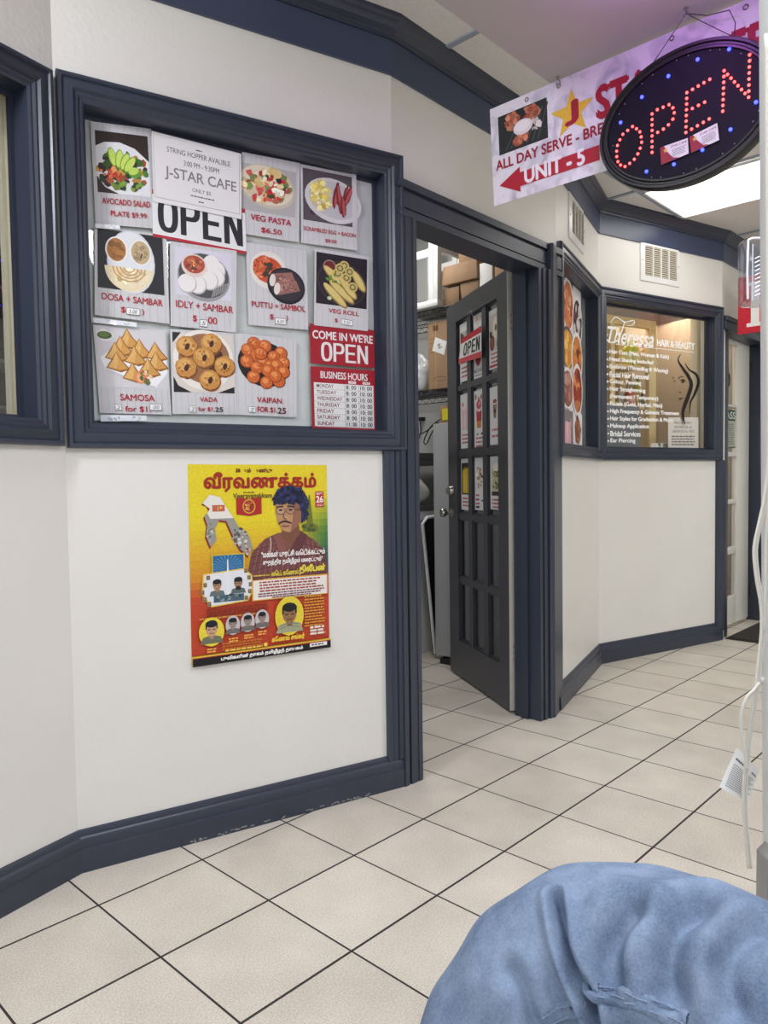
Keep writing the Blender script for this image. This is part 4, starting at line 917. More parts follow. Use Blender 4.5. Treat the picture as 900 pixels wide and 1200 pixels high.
M_film = mat('crumpled_film', (196, 197, 200), .18, var=.15, vscale=30, bump=.6, bscale=40)
blob(kf(sb - .02, -.12, zm), (.07, .08, .13), M_film, 'plastic_bag', 'crumpled clear plastic bag left of the tall carton', 'bag', 3, .3)
# fridge
F0 = onfloor(513.5, 775); fz = 1.405
t = thing('refrigerator', G(3.62, 2.45), 'light grey refrigerator just behind the open door', 'refrigerator')
M_fr = mat('grey_enamel', (168, 169, 170), .35, bump=.03)
mb = MB(); gbox(mb, (3.37, 3.60), (2.26, 2.77), (.035, fz), M_fr); mb.build('body', t, bevel=.012)
mb = MB(); gbox(mb, (3.335, 3.367), (2.262, 2.768), (.05, fz - .005), M_fr); mb.build('door_panel', t, bevel=.008)
mb = MB(); gbox(mb, (3.345, 3.55), (2.29, 2.74), (0, .034), M_black); mb.build('plinth', t)
KF = Wall(G(3.40, 2.77), G(3.40, 2.2)); gf = lambda s, n, z: KF.p(s, n, z)
s0, _ = KF.hit(515.5, 490); t = thing('cardboard_box', gf(s0 + .06, -.1, fz), 'small brown box with a yellow label on top of the refrigerator', 'box')
mb = MB(); zb = KF.hit(520, 475)[1]; mb.box(gf, (s0, s0 + .19), (-.18, .0), (fz + .001, zb), M_card); mb.build('box_body', t, bevel=.002)
mb = MB(); mb.box(gf, (s0 + .019, s0 + .06), (0, .001), (zb - .085, zb - .02), ink((238, 222, 40))); tag(mb.build('label', t, smooth=0), 'yellow label')
# white cabinet, counter, sack, shelf ledge and cables on the left of the fridge
t = thing('cabinet', G(3.45, 3.2), 'white kitchen cabinet along the left of the doorway view', 'cabinet')
mb = MB(); gbox(mb, (2.5, 3.88), (2.99, 3.5), (.0, .885), M_white); mb.build('body', t, bevel=.004)
mb = MB(); gbox(mb, (2.48, 3.90), (2.97, 3.52), (.886, .915), mat('steel_top', (120, 120, 120), .35, .8)); tag(mb.build('worktop', t, bevel=.003), 'steel worktop')
CB = Wall(G(2.5, 3.05), G(3.95, 3.05))
def cbh(u, v): return CB.hit(u, v)
s0, z0 = CB.hit(489, 592); blob(CB.p(s0 - .02, -.12, .916), (.17, .10, .112), mat('sack_cloth', (206, 206, 196), .7, var=.05, vscale=9), 'flour_sack', 'pale full sack lying on the steel worktop', 'sack', 11, .12)
t = thing('wall_shelf', G(3.3, 3.4, 1.17), 'dark grey shelf ledge above the pale sack', 'shelf')
mb = MB(); gbox(mb, (2.6, 3.90), (3.12, 3.5), (1.17, 1.20), mat('grey_shelf', (96, 96, 98), .5)); mb.build('board', t, bevel=.003)
mb = MB(); gbox(mb, (2.6, 3.90), (3.12, 3.14), (1.20, 1.25), mat('grey_shelf', (96, 96, 98), .5)); mb.build('lip', t, bevel=.003)
for a_ in (2.7, 3.82):
    mb = MB(); gbox(mb, (a_ - .015, a_ + .015), (3.3, 3.5), (.916, 1.168), mat('grey_shelf', (96, 96, 98), .5)); mb.build('bracket', t)
CC = Wall(G(3.935, 4.1), G(3.935, 2.2))
def cable(pts, label, r=.004, n=0.0):
    mb = MB(); P = []
    for (u, v) in pts: s, z = CC.hit(u, v, n); P.append(CC.p(s, n, z))
    Q = []
    for i in range(len(P) - 1):
        p0, p1, p2, p3 = P[max(i - 1, 0)], P[i], P[i + 1], P[min(i + 2, len(P) - 1)]
        for k in range(8): x = k / 8; Q.append(.5 * (2 * p1 + (p2 - p0) * x + (2 * p0 - 5 * p1 + 4 * p2 - p3) * x * x + (3 * p1 - p0 - 3 * p2 + p3) * x ** 3))
    Q.append(P[-1]); mb.tube(Q, r, M_black_rub, n=6); return tag(mb.build('power_cable', smooth=180), label, 'cable')
cable([(492, 492), (493, 505), (490, 518), (489, 528)], 'black cable hanging from a plug at the left of the doorway')
cable([(520, 489), (505, 500), (497, 516), (500, 520), (508, 504), (521, 494)], 'looped black cable beside the refrigerator top', n=.03)
cable([(489, 510), (500, 505), (512, 496), (522, 500)], 'black cable running across to the refrigerator', n=.06)
mb = MB(); s0, z0 = CC.hit(494, 491, .0); mb.box(lambda s, n, z: CC.p(s, n, z), (s0 - .022, s0 + .022), (-.02, .03), (z0 - .012, z0 + .012), M_black); tag(mb.build('power_plug', bevel=.005), 'black plug at the top of the hanging cable', 'plug')
# leaning folding table with a black top
TB = Wall(G(3.0, 2.955), G(3.34, 2.87)); z_tb = .94
t = thing('folding_table', TB.p(.2, 0, 0), 'white framed folding table with a black top leaning by the refrigerator', 'table')
def tbp(u, v, n=0): s, z = TB.hit(u, v, n); return TB.p(s, n, z)
mb = MB(); e = [tbp(495, 612), tbp(500, 606.5), tbp(510, 605)]; bl = tbp(510.0, 764); br = tbp(515.5, 763); tr = tbp(515.5, 604)
for q in (bl, br): q.z = .015
def slab(mb, loop, off0, off1, m):
    n = len(loop); vs = [p + TB.n * off0 for p in loop] + [p + TB.n * off1 for p in loop]
    mb.add(vs, [tuple(range(n)), tuple(range(2 * n - 1, n - 1, -1))] + [(i, (i + 1) % n, n + (i + 1) % n, n + i) for i in range(n)], m)
slab(mb, e + [tr, br, bl], -.025, -.008, M_black); mb.build('table_top', t, bevel=.002, seg=1)
mb = MB(); fl_ = [tbp(497, 614), tbp(502, 609), tbp(510, 607.5)]
mb.tube([bl + Vector((0, 0, .012)), e[0] * .5 + bl * .5, e[0] + Vector((0, 0, -.01)), e[1], e[2], tr], .017, M_plastic, n=8, flat=.6); tag(mb.build('frame', t), 'white rim')
# dark shelving seen through window 1
t = thing('shelf_unit', W1.p(1.5, -.5, 0), 'dark shelving seen through the window at the left edge of the photo', 'shelf')
M_dk = mat('dark_laminate', (70, 60, 58), .45, var=.1, vscale=6)
w1f = lambda s, n, z: W1.p(s, n, z)
mb = MB(); mb.box(w1f, (.7, 2.80), (-.52, -.50), (0, 2.4), M_dk); mb.build('back_panel', t, smooth=0)
for z in (1.32, 1.46, 1.68, 1.83, 1.98):
    mb = MB(); mb.box(w1f, (.7, 2.78), (-.499, -.34), (z - .012, z), mat('shelf_edge', (128, 118, 112), .4)); mb.build('shelf', t, bevel=.002)
for s in (.72, 2.78):
    mb = MB(); mb.box(w1f, (s - .02, s + .02), (-.499, -.32), (0, 2.4), M_dk); mb.build('side_panel', t, bevel=.002)
# ------------------------------------------------------------------ window 3: food collage
n3 = -.0485
mb = MB(); mb.box(lambda s, n, z: W4.p(s, n, z), (O4[0] + .002, O4[1] - .002), (-.066, -.060), (O4[2] + .002, O4[3] - .002), mat('frosted_sheet', (150, 158, 156), .5)); tag(mb.build('frosted_sheet', smooth=0), 'grey sheet behind the food collage in the narrow window', 'sheet')
sR = W4.hit(681, 430, n3)[0]
a = Art(W4, [(O4[0] + .002, O4[3] - .002), (sR, O4[3] - .004), (sR, O4[2] + .004), (O4[0] + .002, O4[2] + .004)], 100, 130, n=n3, base=(222, 218, 220))
def plate(x, y, rx, ry, cols, rim=(232, 230, 230), n=34, sz=4.5):
    a.ell(x, y, rx, ry, (190, 186, 188)); a.ell(x - .4, y - .4, rx * .98, ry * .98, rim); a.ell(x, y, rx * .84, ry * .84, cols[0]); a.blobs(x, y, rx * .68, ry * .68, n, sz, cols)
a.rect(0, 0, 36, 60, (196, 186, 184)); a.rect(34, 0, 70, 16, (60, 58, 60)); a.rect(0, 24, 34, 42, (90, 82, 80)); a.blobs(18, 40, 14, 16, 30, 5, [(206, 202, 206), (120, 112, 112), (160, 152, 152), (232, 230, 232)])
plate(54, 20, 20, 22, [(196, 104, 56), (222, 140, 84), (150, 60, 36), (236, 190, 150)]); plate(86, 28, 18, 22, [(50, 44, 48), (84, 70, 70), (110, 60, 56), (226, 222, 220)])
plate(52, 54, 22, 17, [(222, 160, 60), (236, 186, 92), (196, 124, 40)], rim=(100, 96, 96)); plate(84, 58, 20, 22, [(206, 120, 50), (226, 150, 70), (120, 40, 30), (236, 170, 90)], rim=(236, 234, 236))
plate(20, 62, 13, 9, [(206, 206, 206), (180, 180, 182)]); a.ell(26, 71, 8, 7, (226, 226, 222)); a.ell(26, 71, 6.5, 5.6, (130, 160, 80))
plate(14, 88, 20, 15, [(206, 140, 60), (226, 166, 84), (186, 116, 44)]); plate(50, 86, 21, 17, [(150, 96, 80), (176, 124, 106), (126, 74, 60), (196, 150, 134)]); plate(84, 84, 19, 22, [(166, 60, 36), (206, 110, 60), (126, 36, 26), (226, 150, 90)])
a.rect(0, 104, 32, 130, (206, 196, 204)); a.poly([(4, 112), (26, 112), (24, 130), (6, 130)], (140, 110, 70)); a.rect(33, 103, 66, 130, (130, 118, 122)); a.blobs(50, 112, 14, 8, 18, 5, [(150, 138, 142), (110, 98, 104)]); a.poly([(40, 112), (58, 112), (60, 130), (38, 130)], (222, 170, 182)); a.rect(46, 112, 49, 130, (238, 206, 212))
a.rect(67, 103, 100, 130, (232, 230, 236)); plate(84, 118, 13, 12, [(150, 90, 60), (186, 126, 84), (110, 60, 40)]); a.stroke([(76, 104), (80, 112)], 1.6, (110, 70, 50))
a.done('food_collage', 'food collage of plates and drinks filling the narrow slanting window', 'poster')

# ------------------------------------------------------------------ window 4: salon lettering and what is behind the glass
n4 = -.0505; Q4 = quad(W5, [(706, 355), (826, 372), (824, 527), (708, 527)], n4)
WV = mat('white_vinyl', (252, 252, 250), .5); BV = mat('black_vinyl', (20, 20, 22), .5)
a = Art(W5, Q4, 120, 165, n=n4, sheet=False)
a.text('Theressa', 5, 25, 57, 44, WV, .012, .35)
a.stroke([(6, 34), (3, 38), (8, 43), (16, 40), (20, 30), (24, 18)], [.6, 1, 1.4, 1.4, 1.2, .8], WV); a.stroke([(8, 22), (14, 14), (24, 18), (34, 15), (33, 20), (26, 22)], [.5, 1, 1.2, 1, .8, .5], WV)
a.text('HAIR & BEAUTY', 61, 33.5, 107, 41.5, WV, .034); a.rect(14, 44.2, 107, 44.9, WV)
ROWS = [('Hair Cuts (Men, Women & Kids)', 75), ('Head Shaving Included', 56), ('Eyebrow (Threading & Waxing)', 74), ('Facial Hair Removal', 51), ('Colour, Perming', 42), ('Hair Straightening', 47), ('(Permanent / Temporary)', 62), ('Facials (Gold, Herbal, Mini)', 67), ('High Frequency & Galvanic Treatment', 88), ('Hair Styles for Graduation & More', 80), ('Makeup Application', 51), ('Bridal Services', 41), ('Ear Piercing', 35)]
for i, (tx, xe) in enumerate(ROWS):
    y = 51 + i * 8.42
    if i != 6: a.ell(4.6, y + 3, 1.1, 1.1, WV, n=10)
    a.text(tx, 7, y, xe, y + 5.9, WV, .034)
def fc(pts): return [((cx - 45) / 6.25, (cy - (62 + (cx - 45) * .137)) / ((1150 - (62 + (cx - 45) * .137)) / 165)) for cx, cy in pts]
a.stroke(fc([(605, 435), (585, 480), (620, 540), (665, 600), (690, 660), (670, 740), (635, 830), (625, 890), (643, 962)]), [.6, 1.6, 3.4, 4.4, 4.8, 4.8, 4.6, 3.6, .6], BV)
a.stroke(fc([(640, 500), (670, 550), (730, 590), (748, 650), (720, 730), (685, 800), (682, 885)]), [.5, 2, 3.4, 3.8, 3.2, 2, .5], BV)
a.stroke(fc([(585, 622), (605, 604), (634, 604)]), [.5, 1.1, .5], BV); a.stroke(fc([(600, 636), (622, 624), (648, 640)]), [.6, 1.2, .6], BV); a.stroke(fc([(602, 640), (622, 650), (645, 640)]), [.3, .6, .3], BV); p = fc([(624, 637)])[0]; a.ell(p[0], p[1], 1.6, 2, BV)
a.stroke(fc([(540, 604), (555, 620)]), [.5, 1], BV); a.stroke(fc([(546, 632), (558, 640), (568, 636)]), [.5, 1, .5], BV)
a.stroke(fc([(590, 716), (600, 722), (608, 716)]), [.4, .8, .4], BV); a.stroke(fc([(588, 762), (606, 770), (628, 760)]), [.4, 1.4, .4], BV); a.stroke(fc([(596, 778), (606, 782), (616, 778)]), .5, BV)
tag(a.done('window_lettering', parent=[c for c in win4.children if c.name.startswith('pane')][0]), 'white salon lettering and black line face')
nb = -.062
a = Art(W5, quad(W5, [(783, 489), (818.5, 489), (818.5, 525.5), (783, 525.5)], nb), 36, 37, n=nb, base=(228, 222, 214))
for i, (tx, y) in enumerate((('PRICES MAY', 5), ('INCREASE on', 10), ('SERVICES for 2025', 15))): a.text(tx, 7 if i < 2 else 5, y, 28 if i < 2 else 31, y + 3.2, (70, 66, 64), .0)
a.lines(4, 22, 32, 4, 3.2, 1.4, (90, 84, 80)); a.done('notice', 'white price notice taped inside the salon window', 'notice')
# salon interior
sw = Wall(PD, PE); sf = lambda s, n, z: W5.p(s, n, z)
M_tan = mat('salon_wall', (150, 134, 114), .6, bump=.05); M_peach = mat('peach_frame', (226, 190, 160), .5)
mb = MB(); mb.box(sf, (.22, 2.7), (-1.75, -1.70), (0, CZ), M_tan); struct(mb.build('wall_salon', smooth=0), 'tan salon wall far behind the salon window', 'wall')
mb = MB(); mb.box(sf, (2.65, 2.7), (-1.70, -.6), (0, CZ), M_tan); struct(mb.build('wall_partition', smooth=0), 'tan salon partition at the right of the salon window', 'wall')
n6 = -1.66
mb = MB(); s0, s1, z0, z1 = W5.rect(779, 398, 816, 560, n6)
for (x0, x1) in ((s0, s0 + .07), (s1 - .02, s1 + .06)): mb.box(sf, (x0, x1), (-1.70, -1.65), (0, z1 + .05), M_peach)
mb.box(sf, (s0, s1 + .06), (-1.70, -1.65), (z1, z1 + .09), M_peach); struct(mb.build('trim_13', bevel=.004), 'peach door frame at the back of the salon', 'door frame')
mb = MB(); mb.box(sf, (s0 + .07, s1 - .02), (-1.70, -1.685), (0, z1), mat('mirror_grey', (150, 150, 148), .25)); struct(mb.build('door_3', smooth=0), 'grey door inside the peach frame behind the salon window', 'door')
s0, s1, z0, z1 = W5.rect(815, 372, 823, 526, -.16)
mb = MB(); mb.box(sf, (s0, s1), (-.20, -.15), (0.0, 2.3), M_cream); struct(mb.build('trim_14', bevel=.004), 'cream upright just behind the right of the salon window', 'trim')
# pine shelf unit with bottles
ns = -.36
t = thing('pine_shelf_unit', W5.p(.1, ns - .12, 0), 'pine shelf unit with hair products behind the salon window', 'shelf')
sR0, sR1 = W5.hit(761, 430, ns)[0], W5.hit(769, 430, ns)[0]; zT = W5.hit(765, 376, ns)[1]; sL0, sL1 = W5.hit(716, 430, ns)[0], W5.hit(721, 430, ns)[0]
sLL = sL0 - .33
for (x0, x1, n0) in ((sR0, sR1, ns), (sL0, sL1, ns), (sR0 + .01, sR1, ns - .26), (sLL, sLL + .04, ns), (sLL, sLL + .04, ns - .26)):
    mb = MB(); mb.box(sf, (x0, x1), (n0 - .035, n0), (0, zT), M_pine); mb.build('post', t, bevel=.003)
mb = MB(); mb.box(sf, (sLL, sR1), (ns - .034, ns + .001), (zT - .055, zT), M_pine); mb.build('top_rail', t, bevel=.003)
zsh = [W5.hit(740, 426, ns)[1], W5.hit(740, 474, ns)[1], .85]
for z in zsh:
    mb = MB(); mb.box(sf, (sLL + .01, sR0), (ns - .28, ns - .036), (z - .02, z), M_pine); mb.build('shelf', t, bevel=.002)
mb = MB(); mb.box(sf, (sLL, sR1), (ns - .31, ns - .30), (.5, zT), mat('backing_board', (206, 186, 148), .6)); mb.build('back_panel', t, smooth=0)
def bottle(u, z, r, h, c, capc, label, n):
    s, _ = W5.hit(u, 450, n); b = thing('product_bottle', W5.p(s, n, z + .001), label, 'bottle', 'hair product bottles on the pine shelves')
    m = ink(c, .3); mb = MB(); p = W5.p(s, n, z + .001); mb.lathe(p, (0, 0, 1), [(r * .9, 0), (r, .005), (r, h * .68), (r * .85, h * .76), (r * .42, h * .82)], m); bo = mb.build('body', b)
    mb = MB(); mb.lathe(p + Vector((0, 0, h * .82)), (0, 0, 1), [(r * .5, 0), (r * .5, h * .17), (r * .42, h * .18)], ink(capc, .35), n=14); mb.build('cap', b)
    mb = MB(); mb.lathe(p + Vector((0, 0, h * .18)), (0, 0, 1), [(r * 1.015, 0), (r * 1.015, h * .38)], ink(mixc(c, (240, 236, 220), .6), .5)); mb.build('label', bo)
nb_ = ns - .12
bottle(735, zsh[0], .032, .17, (206, 206, 60), (190, 196, 50), 'yellow green bottle on the upper pine shelf, left of its neighbours', nb_)
bottle(743, zsh[0], .030, .19, (196, 206, 70), (226, 220, 120), 'yellow green bottle on the upper pine shelf, nearest the red capped one', nb_)
bottle(755, zsh[0], .036, .17, (222, 190, 150), (196, 70, 56), 'cream bottle with a red cap on the upper pine shelf', nb_)
bottle(729, zsh[1], .032, .12, (232, 228, 216), (236, 232, 222), 'white jar at the left of the lower pine shelf', nb_)
bottle(739, zsh[1], .032, .22, (222, 216, 196), (236, 232, 222), 'tall pale bottle behind the red jar on the lower pine shelf', nb_ - .07)
bottle(738, zsh[1], .036, .115, (198, 80, 54), (222, 150, 120), 'red jar on the lower pine shelf', nb_ + .06)
bottle(747, zsh[1], .024, .21, (206, 200, 70), (140, 180, 60), 'slim yellow bottle with a green cap on the lower pine shelf', nb_)
bottle(752, zsh[1], .022, .09, (60, 110, 110), (40, 40, 44), 'small teal bottle at the right of the lower pine shelf', nb_ + .02)
# woven basket column left of the shelf bay
for k, (v, l) in enumerate(((424, 'woven brown basket on the upper left of the pine shelf unit'), (473, 'woven brown basket on the lower left of the pine shelf unit'))):
    z = zsh[k]; s1_ = sL0 - .012; mb = MB(); M_bk = mat('wicker', (150, 122, 88), .8, var=.25, vscale=40, aniso=(1, 1, 3))
    for i in range(9): mb.box(sf, (sLL + .06, s1_), (ns - .26, ns - .05), (z + .002 + .022 * i, z + .02 + .022 * i), M_bk)
    tag(mb.build('storage_basket', bevel=.004), l, 'basket')
s0, s1, z0, z1 = W5.rect(707, 475, 757, 526, -.10)
mb = MB(); mb.add([sf(s0 - .06, -.10, z0 - .15), sf(s1 - .055, -.10, z0 - .15), sf(s1, -.15, z1 + .012), sf(s0 + .02, -.15, z1 + .012), sf(s0 - .06, -.115, z0 - .15), sf(s1 - .055, -.115, z0 - .15), sf(s1, -.165, z1 + .012), sf(s0 + .02, -.165, z1 + .012)], [(0, 1, 2, 3), (7, 6, 5, 4), (0, 4, 5, 1), (1, 5, 6, 2), (2, 6, 7, 3), (3, 7, 4, 0)], mat('grey_board', (112, 120, 126), .5, var=.05, vscale=4))
tag(mb.build('grey_board', bevel=.003), 'grey board leaning behind the lower left of the salon window', 'board')
mb = MB(); mb.box(sf, (.06, 1.10), (-.33, -.105), (.96, .995), M_pine); tag(mb.build('window_counter', bevel=.004), 'pine counter just below the salon window inside', 'counter')
a = Art(W5, quad(W5, [(763, 519.5), (784, 519), (784, 528), (763, 528)], -.105), 42, 17, n=-.105, base=(226, 224, 222)); a.rect(16, 1, 22, 16, (30, 30, 32)); a.ell(34, 8, 5, 6, (40, 38, 40)); a.ell(33, 8, 3, 4, (206, 200, 196)); a.ell(18, 7, 2, 3, (210, 206, 200)); a.lines(3, 4, 13, 3, 4, 1.4, (170, 170, 170)); a.done('photo_card', 'black and white photo card at the bottom of the salon window', 'card')

# ------------------------------------------------------------------ vents
def vent(w, u0, v0, u1, v1, label, cols_):
    a_, b_ = w.hit(u0, v0, .006), w.hit(u1, v1, .006); s0, s1, z1, z0 = a_[0], b_[0], a_[1], b_[1]
    t = thing('wall_vent', w.p((s0 + s1) / 2, 0, z0), label, 'vent', 'white louvred vents high on the walls'); f = lambda s, n, z: w.p(s, n, z)
    mb = MB(); r = .034
    rows = [[w.p(s0 + d, n, z0 + d), w.p(s1 - d, n, z0 + d), w.p(s1 - d, n, z1 - d), w.p(s0 + d, n, z1 - d)] for d, n in ((0, .0005), (.004, .006), (r, .013), (r, .002))]
    mb.strip(rows, M_white, closed=True); mb.build('frame', t)
    mb = MB(); mb.box(f, (s0 + r, s1 - r), (.0006, .002), (z0 + r, z1 - r), mat('vent_dark', (120, 112, 96), .7)); mb.build('backing', t, smooth=0)
    z = z0 + r + .004
    mb = MB()
    while z < z1 - r - .004:
        mb.add([f(s0 + r, .011, z), f(s1 - r, .011, z), f(s1 - r, .003, z + .008), f(s0 + r, .003, z + .008), f(s0 + r, .0118, z + .0015), f(s1 - r, .0118, z + .0015), f(s1 - r, .0038, z + .0095), f(s0 + r, .0038, z + .0095)], [(0, 1, 2, 3), (7, 6, 5, 4), (0, 4, 5, 1), (1, 5, 6, 2), (2, 6, 7, 3), (3, 7, 4, 0)], mat('vent_slat', (222, 214, 196), .45)); z += .0115
    mb.build('louvre', t, smooth=0)
    for k in range(1, cols_):
        x = s0 + r + (s1 - s0 - 2 * r) * k / cols_; mb = MB(); mb.box(f, (x - .004, x + .004), (.003, .0135), (z0 + r, z1 - r), M_white); mb.build('bar', t, smooth=0)
    for zz in (.5 * (z0 + z1),):
        for x in (s0 + .016, s1 - .016): mb = MB(); mb.lathe(w.p(x, .008, zz), w.n, [(.004, 0), (.004, .003), (0, .0035)], M_metal, n=8); mb.build('screw', t)
vent(W5, 750.5, 279.5, 796.5, 337, 'white wall vent above the salon window', 4)
va, vb = W4.hit(667, 222, .006), W4.hit(684.5, 297, .006); vc = W4.hit(667, 278, .006)
def vent4():
    s0, s1 = va[0], vb[0]; z1, z0 = va[1], vc[1]
    P = W4
    u0, v0 = 667, 222
    return s0, s1, z0, z1
_s0, _s1, _z0, _z1 = vent4()
class _Fake:
    pass
def vent_sz(w, s0, s1, z0, z1, label, n):
    f = _Fake(); f.p = w.p; f.n = w.n; f.hit = lambda u, v, k=0: (s0, z1) if u == 0 else (s1, z0)
    vent(f, 0, 0, 1, 1, label, n)
vent_sz(W4, _s0, _s1, _z0, _z1, 'white wall vent above the food collage window', 4)

# ------------------------------------------------------------------ salon door on the far wall (door_2)
W6d = Wall(W6.p(0, 0), W6.p(3, 0)); nd = -.085; f6 = lambda s, n, z: W6.p(s, n, z)
D2 = thing('door_2', W6.p(.5, nd, 0), 'white glazed salon door with a single column of panes at the far right', 'door', kind='structure')
M_dw = mat('white_door_paint', (222, 221, 214), .38, bump=.06)
xr = W6.hit(864, 560, nd)[0]; xe = W6.hit(877.5, 560, nd)[0]; xl = .12; x0 = .20
zrow = [W6.hit(864, v, nd)[1] for v in (697, 648, 640, 590, 585, 535, 530, 478, 475)]; ztop = W6.hit(864, 405, nd)[1]
zz = [.02, zrow[0], zrow[1], zrow[2], zrow[3], zrow[4], zrow[5], zrow[6], zrow[7], zrow[8], ztop, 2.04]
mb = MB()
mb.box(f6, (xl, x0), (nd - .04, nd), (.02, 2.04), M_dw); mb.box(f6, (xr, xe), (nd - .04, nd), (.02, 2.04), M_dw)
for i in range(0, 11, 2): mb.box(f6, (x0, xr), (nd - .038, nd - .003), (zz[i], zz[i + 1]), M_dw)
mb.build('door_leaf', D2, bevel=.004)
for i in range(1, 11, 2):
    mb = MB(); mb.box(f6, (x0, xr), (nd - .022, nd - .018), (zz[i], zz[i + 1]), M_glass); mb.build('pane', D2, smooth=0)
for z in (1.86, .22):
    mb = MB(); mb.tube([f6(xe + .004, nd + .004, z - .045), f6(xe + .004, nd + .004, z + .045)], .006, M_black, n=8); mb.build('hinge', D2)
mb = MB()
mb.box(f6, (xe + .008, xe + .05), (-WT, .004), (0, 2.05), M_trim); mb.box(f6, (xe + .045, xe + .085), (0, .02), (0, 2.02), M_trim); mb.box(f6, (xe + .085, xe + .125), (0, .028), (0, 2.02), M_trim)
mb.box(f6, (.0, xe + .13), (0, .024), (2.02, 2.095), M_trim); mb.box(f6, (.0, xe + .13), (0, .032), (2.075, 2.105), M_trim); mb.box(f6, (.07, xe + .05), (-WT, .004), (2.02, 2.05), M_trim); mb.box(f6, (.06, .115), (-WT, .004), (0, 2.05), M_trim)
struct(mb.build('trim_15', bevel=.002), 'slate casing around the white salon door', 'door frame')
a = Art(W6, [W6.hit(u, v, nd - .016) for u, v in ((842, 479), (862, 481), (862, 525), (842, 525))], 45, 60, n=nd - .016, base=(178, 182, 166)); a.rect(0, 0, 45, 17, (36, 70, 50)); a.text('CLASS', 1, 3, 44, 14, (226, 230, 222), .02); a.lines(4, 22, 41, 10, 3.4, 1.4, (96, 100, 90)); a.rect(0, 58, 45, 60, (60, 84, 64)); a.done('class_sign', 'green headed sign ending in ASS in the salon door', 'sign')
mb = MB(); s, z = W6.hit(853.5, 445, nd + .006); mb.tube([f6(s, nd + .006, z + .10), f6(s, nd + .006, z + .04)], .003, M_black, n=6); R_ = .045
mb.tube([f6(s + R_ * .55 * math.cos(q * .4), nd + .008, z + R_ * math.sin(q * .4)) for q in range(16)], .0035, M_black, n=6, closed=True); mb.tube([f6(s, nd + .008, z + .045), f6(s, nd + .008, z - .045)], .003, M_black, n=6); mb.tube([f6(s - .024, nd + .008, z), f6(s + .024, nd + .008, z)], .003, M_black, n=6)
tag(mb.build('door_ornament'), 'small black ring ornament hanging on the salon door', 'ornament')
# behind the salon door
mb = MB(); gbox(mb, (5.0, 8.2), (3.45, 3.5), (0, CZ), mat('warm_wall', (226, 206, 160), .6)); struct(mb.build('wall_entry', smooth=0), 'warm cream wall behind the salon door', 'wall')
mb = MB(); q = G(6.1, 2.45); 
blob((q.x, q.y, .0), (.28, .30, .50), mat('black_vinyl_bag', (30, 28, 28), .35, bump=.2, bscale=8), 'refuse_bag', 'black full bag behind the lower panes of the salon door', 'bag', 5, .2)
q = G(5.9, 2.42); t = thing('salon_chair', (q.x, q.y, 0.0), 'dark brown chair seen through the lower panes of the salon door', 'chair') if False else None
# mat on the floor
m0 = [onfloor(849.5, 749), onfloor(887.5, 754), onfloor(891, 729), onfloor(870, 727.5)]
mb = MB(); M_mat = mat('door_mat_fibre', (50, 46, 42), .95, bump=.8, bscale=260, var=.2, vscale=60)
A_ = 5.05
gbox(mb, (5.07, 5.98), (1.12, 1.70), (.001, .012), M_mat); gbox(mb, (5.05, 6.0), (1.10, 1.72), (.0005, .006), M_black_rub)
tag(mb.build('door_mat', bevel=.002, seg=1), 'dark brown door mat in front of the white salon door', 'mat')

# ------------------------------------------------------------------ banner
BW = Wall(G(2.065, 1.46), G(2.065, 0.0)); bf = lambda s, n, z: BW.p(s, n, z); ZB = 2.292
BR = (160, 26, 50)
t = thing('cafe_banner', bf(.7, 0, 1.975), 'marbled white cafe banner with a gold star hanging from the soffit', 'banner')
a = Art(BW, [(.006, ZB), (1.30, ZB), (1.30, 1.976), (.02, 1.976)], 130, 31.6, n=0, basemat=M_marble, th=.0015)
X = lambda s: s * 100 - .4; Y = lambda z: (ZB - z) * 100
a.rect(X(.034), Y(2.256), X(.217), Y(2.132), (36, 40, 40))
for i in range(7): a.stroke([(X(.06 + .02 * i), Y(2.14)), (X(.10 + .02 * i), Y(2.20 + .007 * i))], .5, (64, 72, 70))
cx, cy = X(.128), Y(2.195); a.blobs(cx - 4, cy - 3, 2.4, 2.2, 24, 1.1, [(190, 110, 80), (166, 86, 60), (206, 140, 110)]); a.blobs(cx + 3, cy - 3.6, 2.6, 1.8, 24, 1.1, [(196, 116, 84), (166, 86, 60), (206, 140, 110)]); a.blobs(cx - 1, cy + 3.2, 3.4, 1.4, 24, 1, [(176, 96, 70), (206, 130, 96), (150, 70, 50)]); a.blobs(cx + 4.5, cy + .6, 2, 1.6, 14, .8, [(222, 214, 206), (196, 186, 176)]); a.ell(cx, cy, 3.6, 2.4, (222, 214, 214)); a.ell(cx - .3, cy - .4, 2.8, 1.7, (236, 230, 230))
sx, sy = X(.302), Y(2.178); st = []
for i in range(10):
    r = 7.6 if i % 2 == 0 else 3.2; q = math.radians(-90 + 36 * i); st.append((sx + r * math.cos(q), sy + r * .95 * math.sin(q)))
a.poly(st, (222, 180, 62)); a.text('J', sx - 2.3, sy - 3.4, sx + 1.9, sy + 3.2, BR, .05)
a.text('STAR CAFE', X(.385), Y(2.222), X(.848), Y(2.132), BR, .05)
a.text('ALL DAY SERVE - BREAKFAST', X(.020), Y(2.117), X(.545), Y(2.086), (150, 24, 44), .03)
a.poly([(X(.030), Y(2.035)), (X(.110), Y(2.074)), (X(.110), Y(2.056)), (X(.388), Y(2.056)), (X(.388), Y(2.012)), (X(.110), Y(2.012)), (X(.110), Y(1.994))], (172, 28, 48))
a.text('UNIT - 5', X(.128), Y(2.062), X(.338), Y(2.016), (232, 226, 232), .045)
a.done('banner_sheet', parent=t)
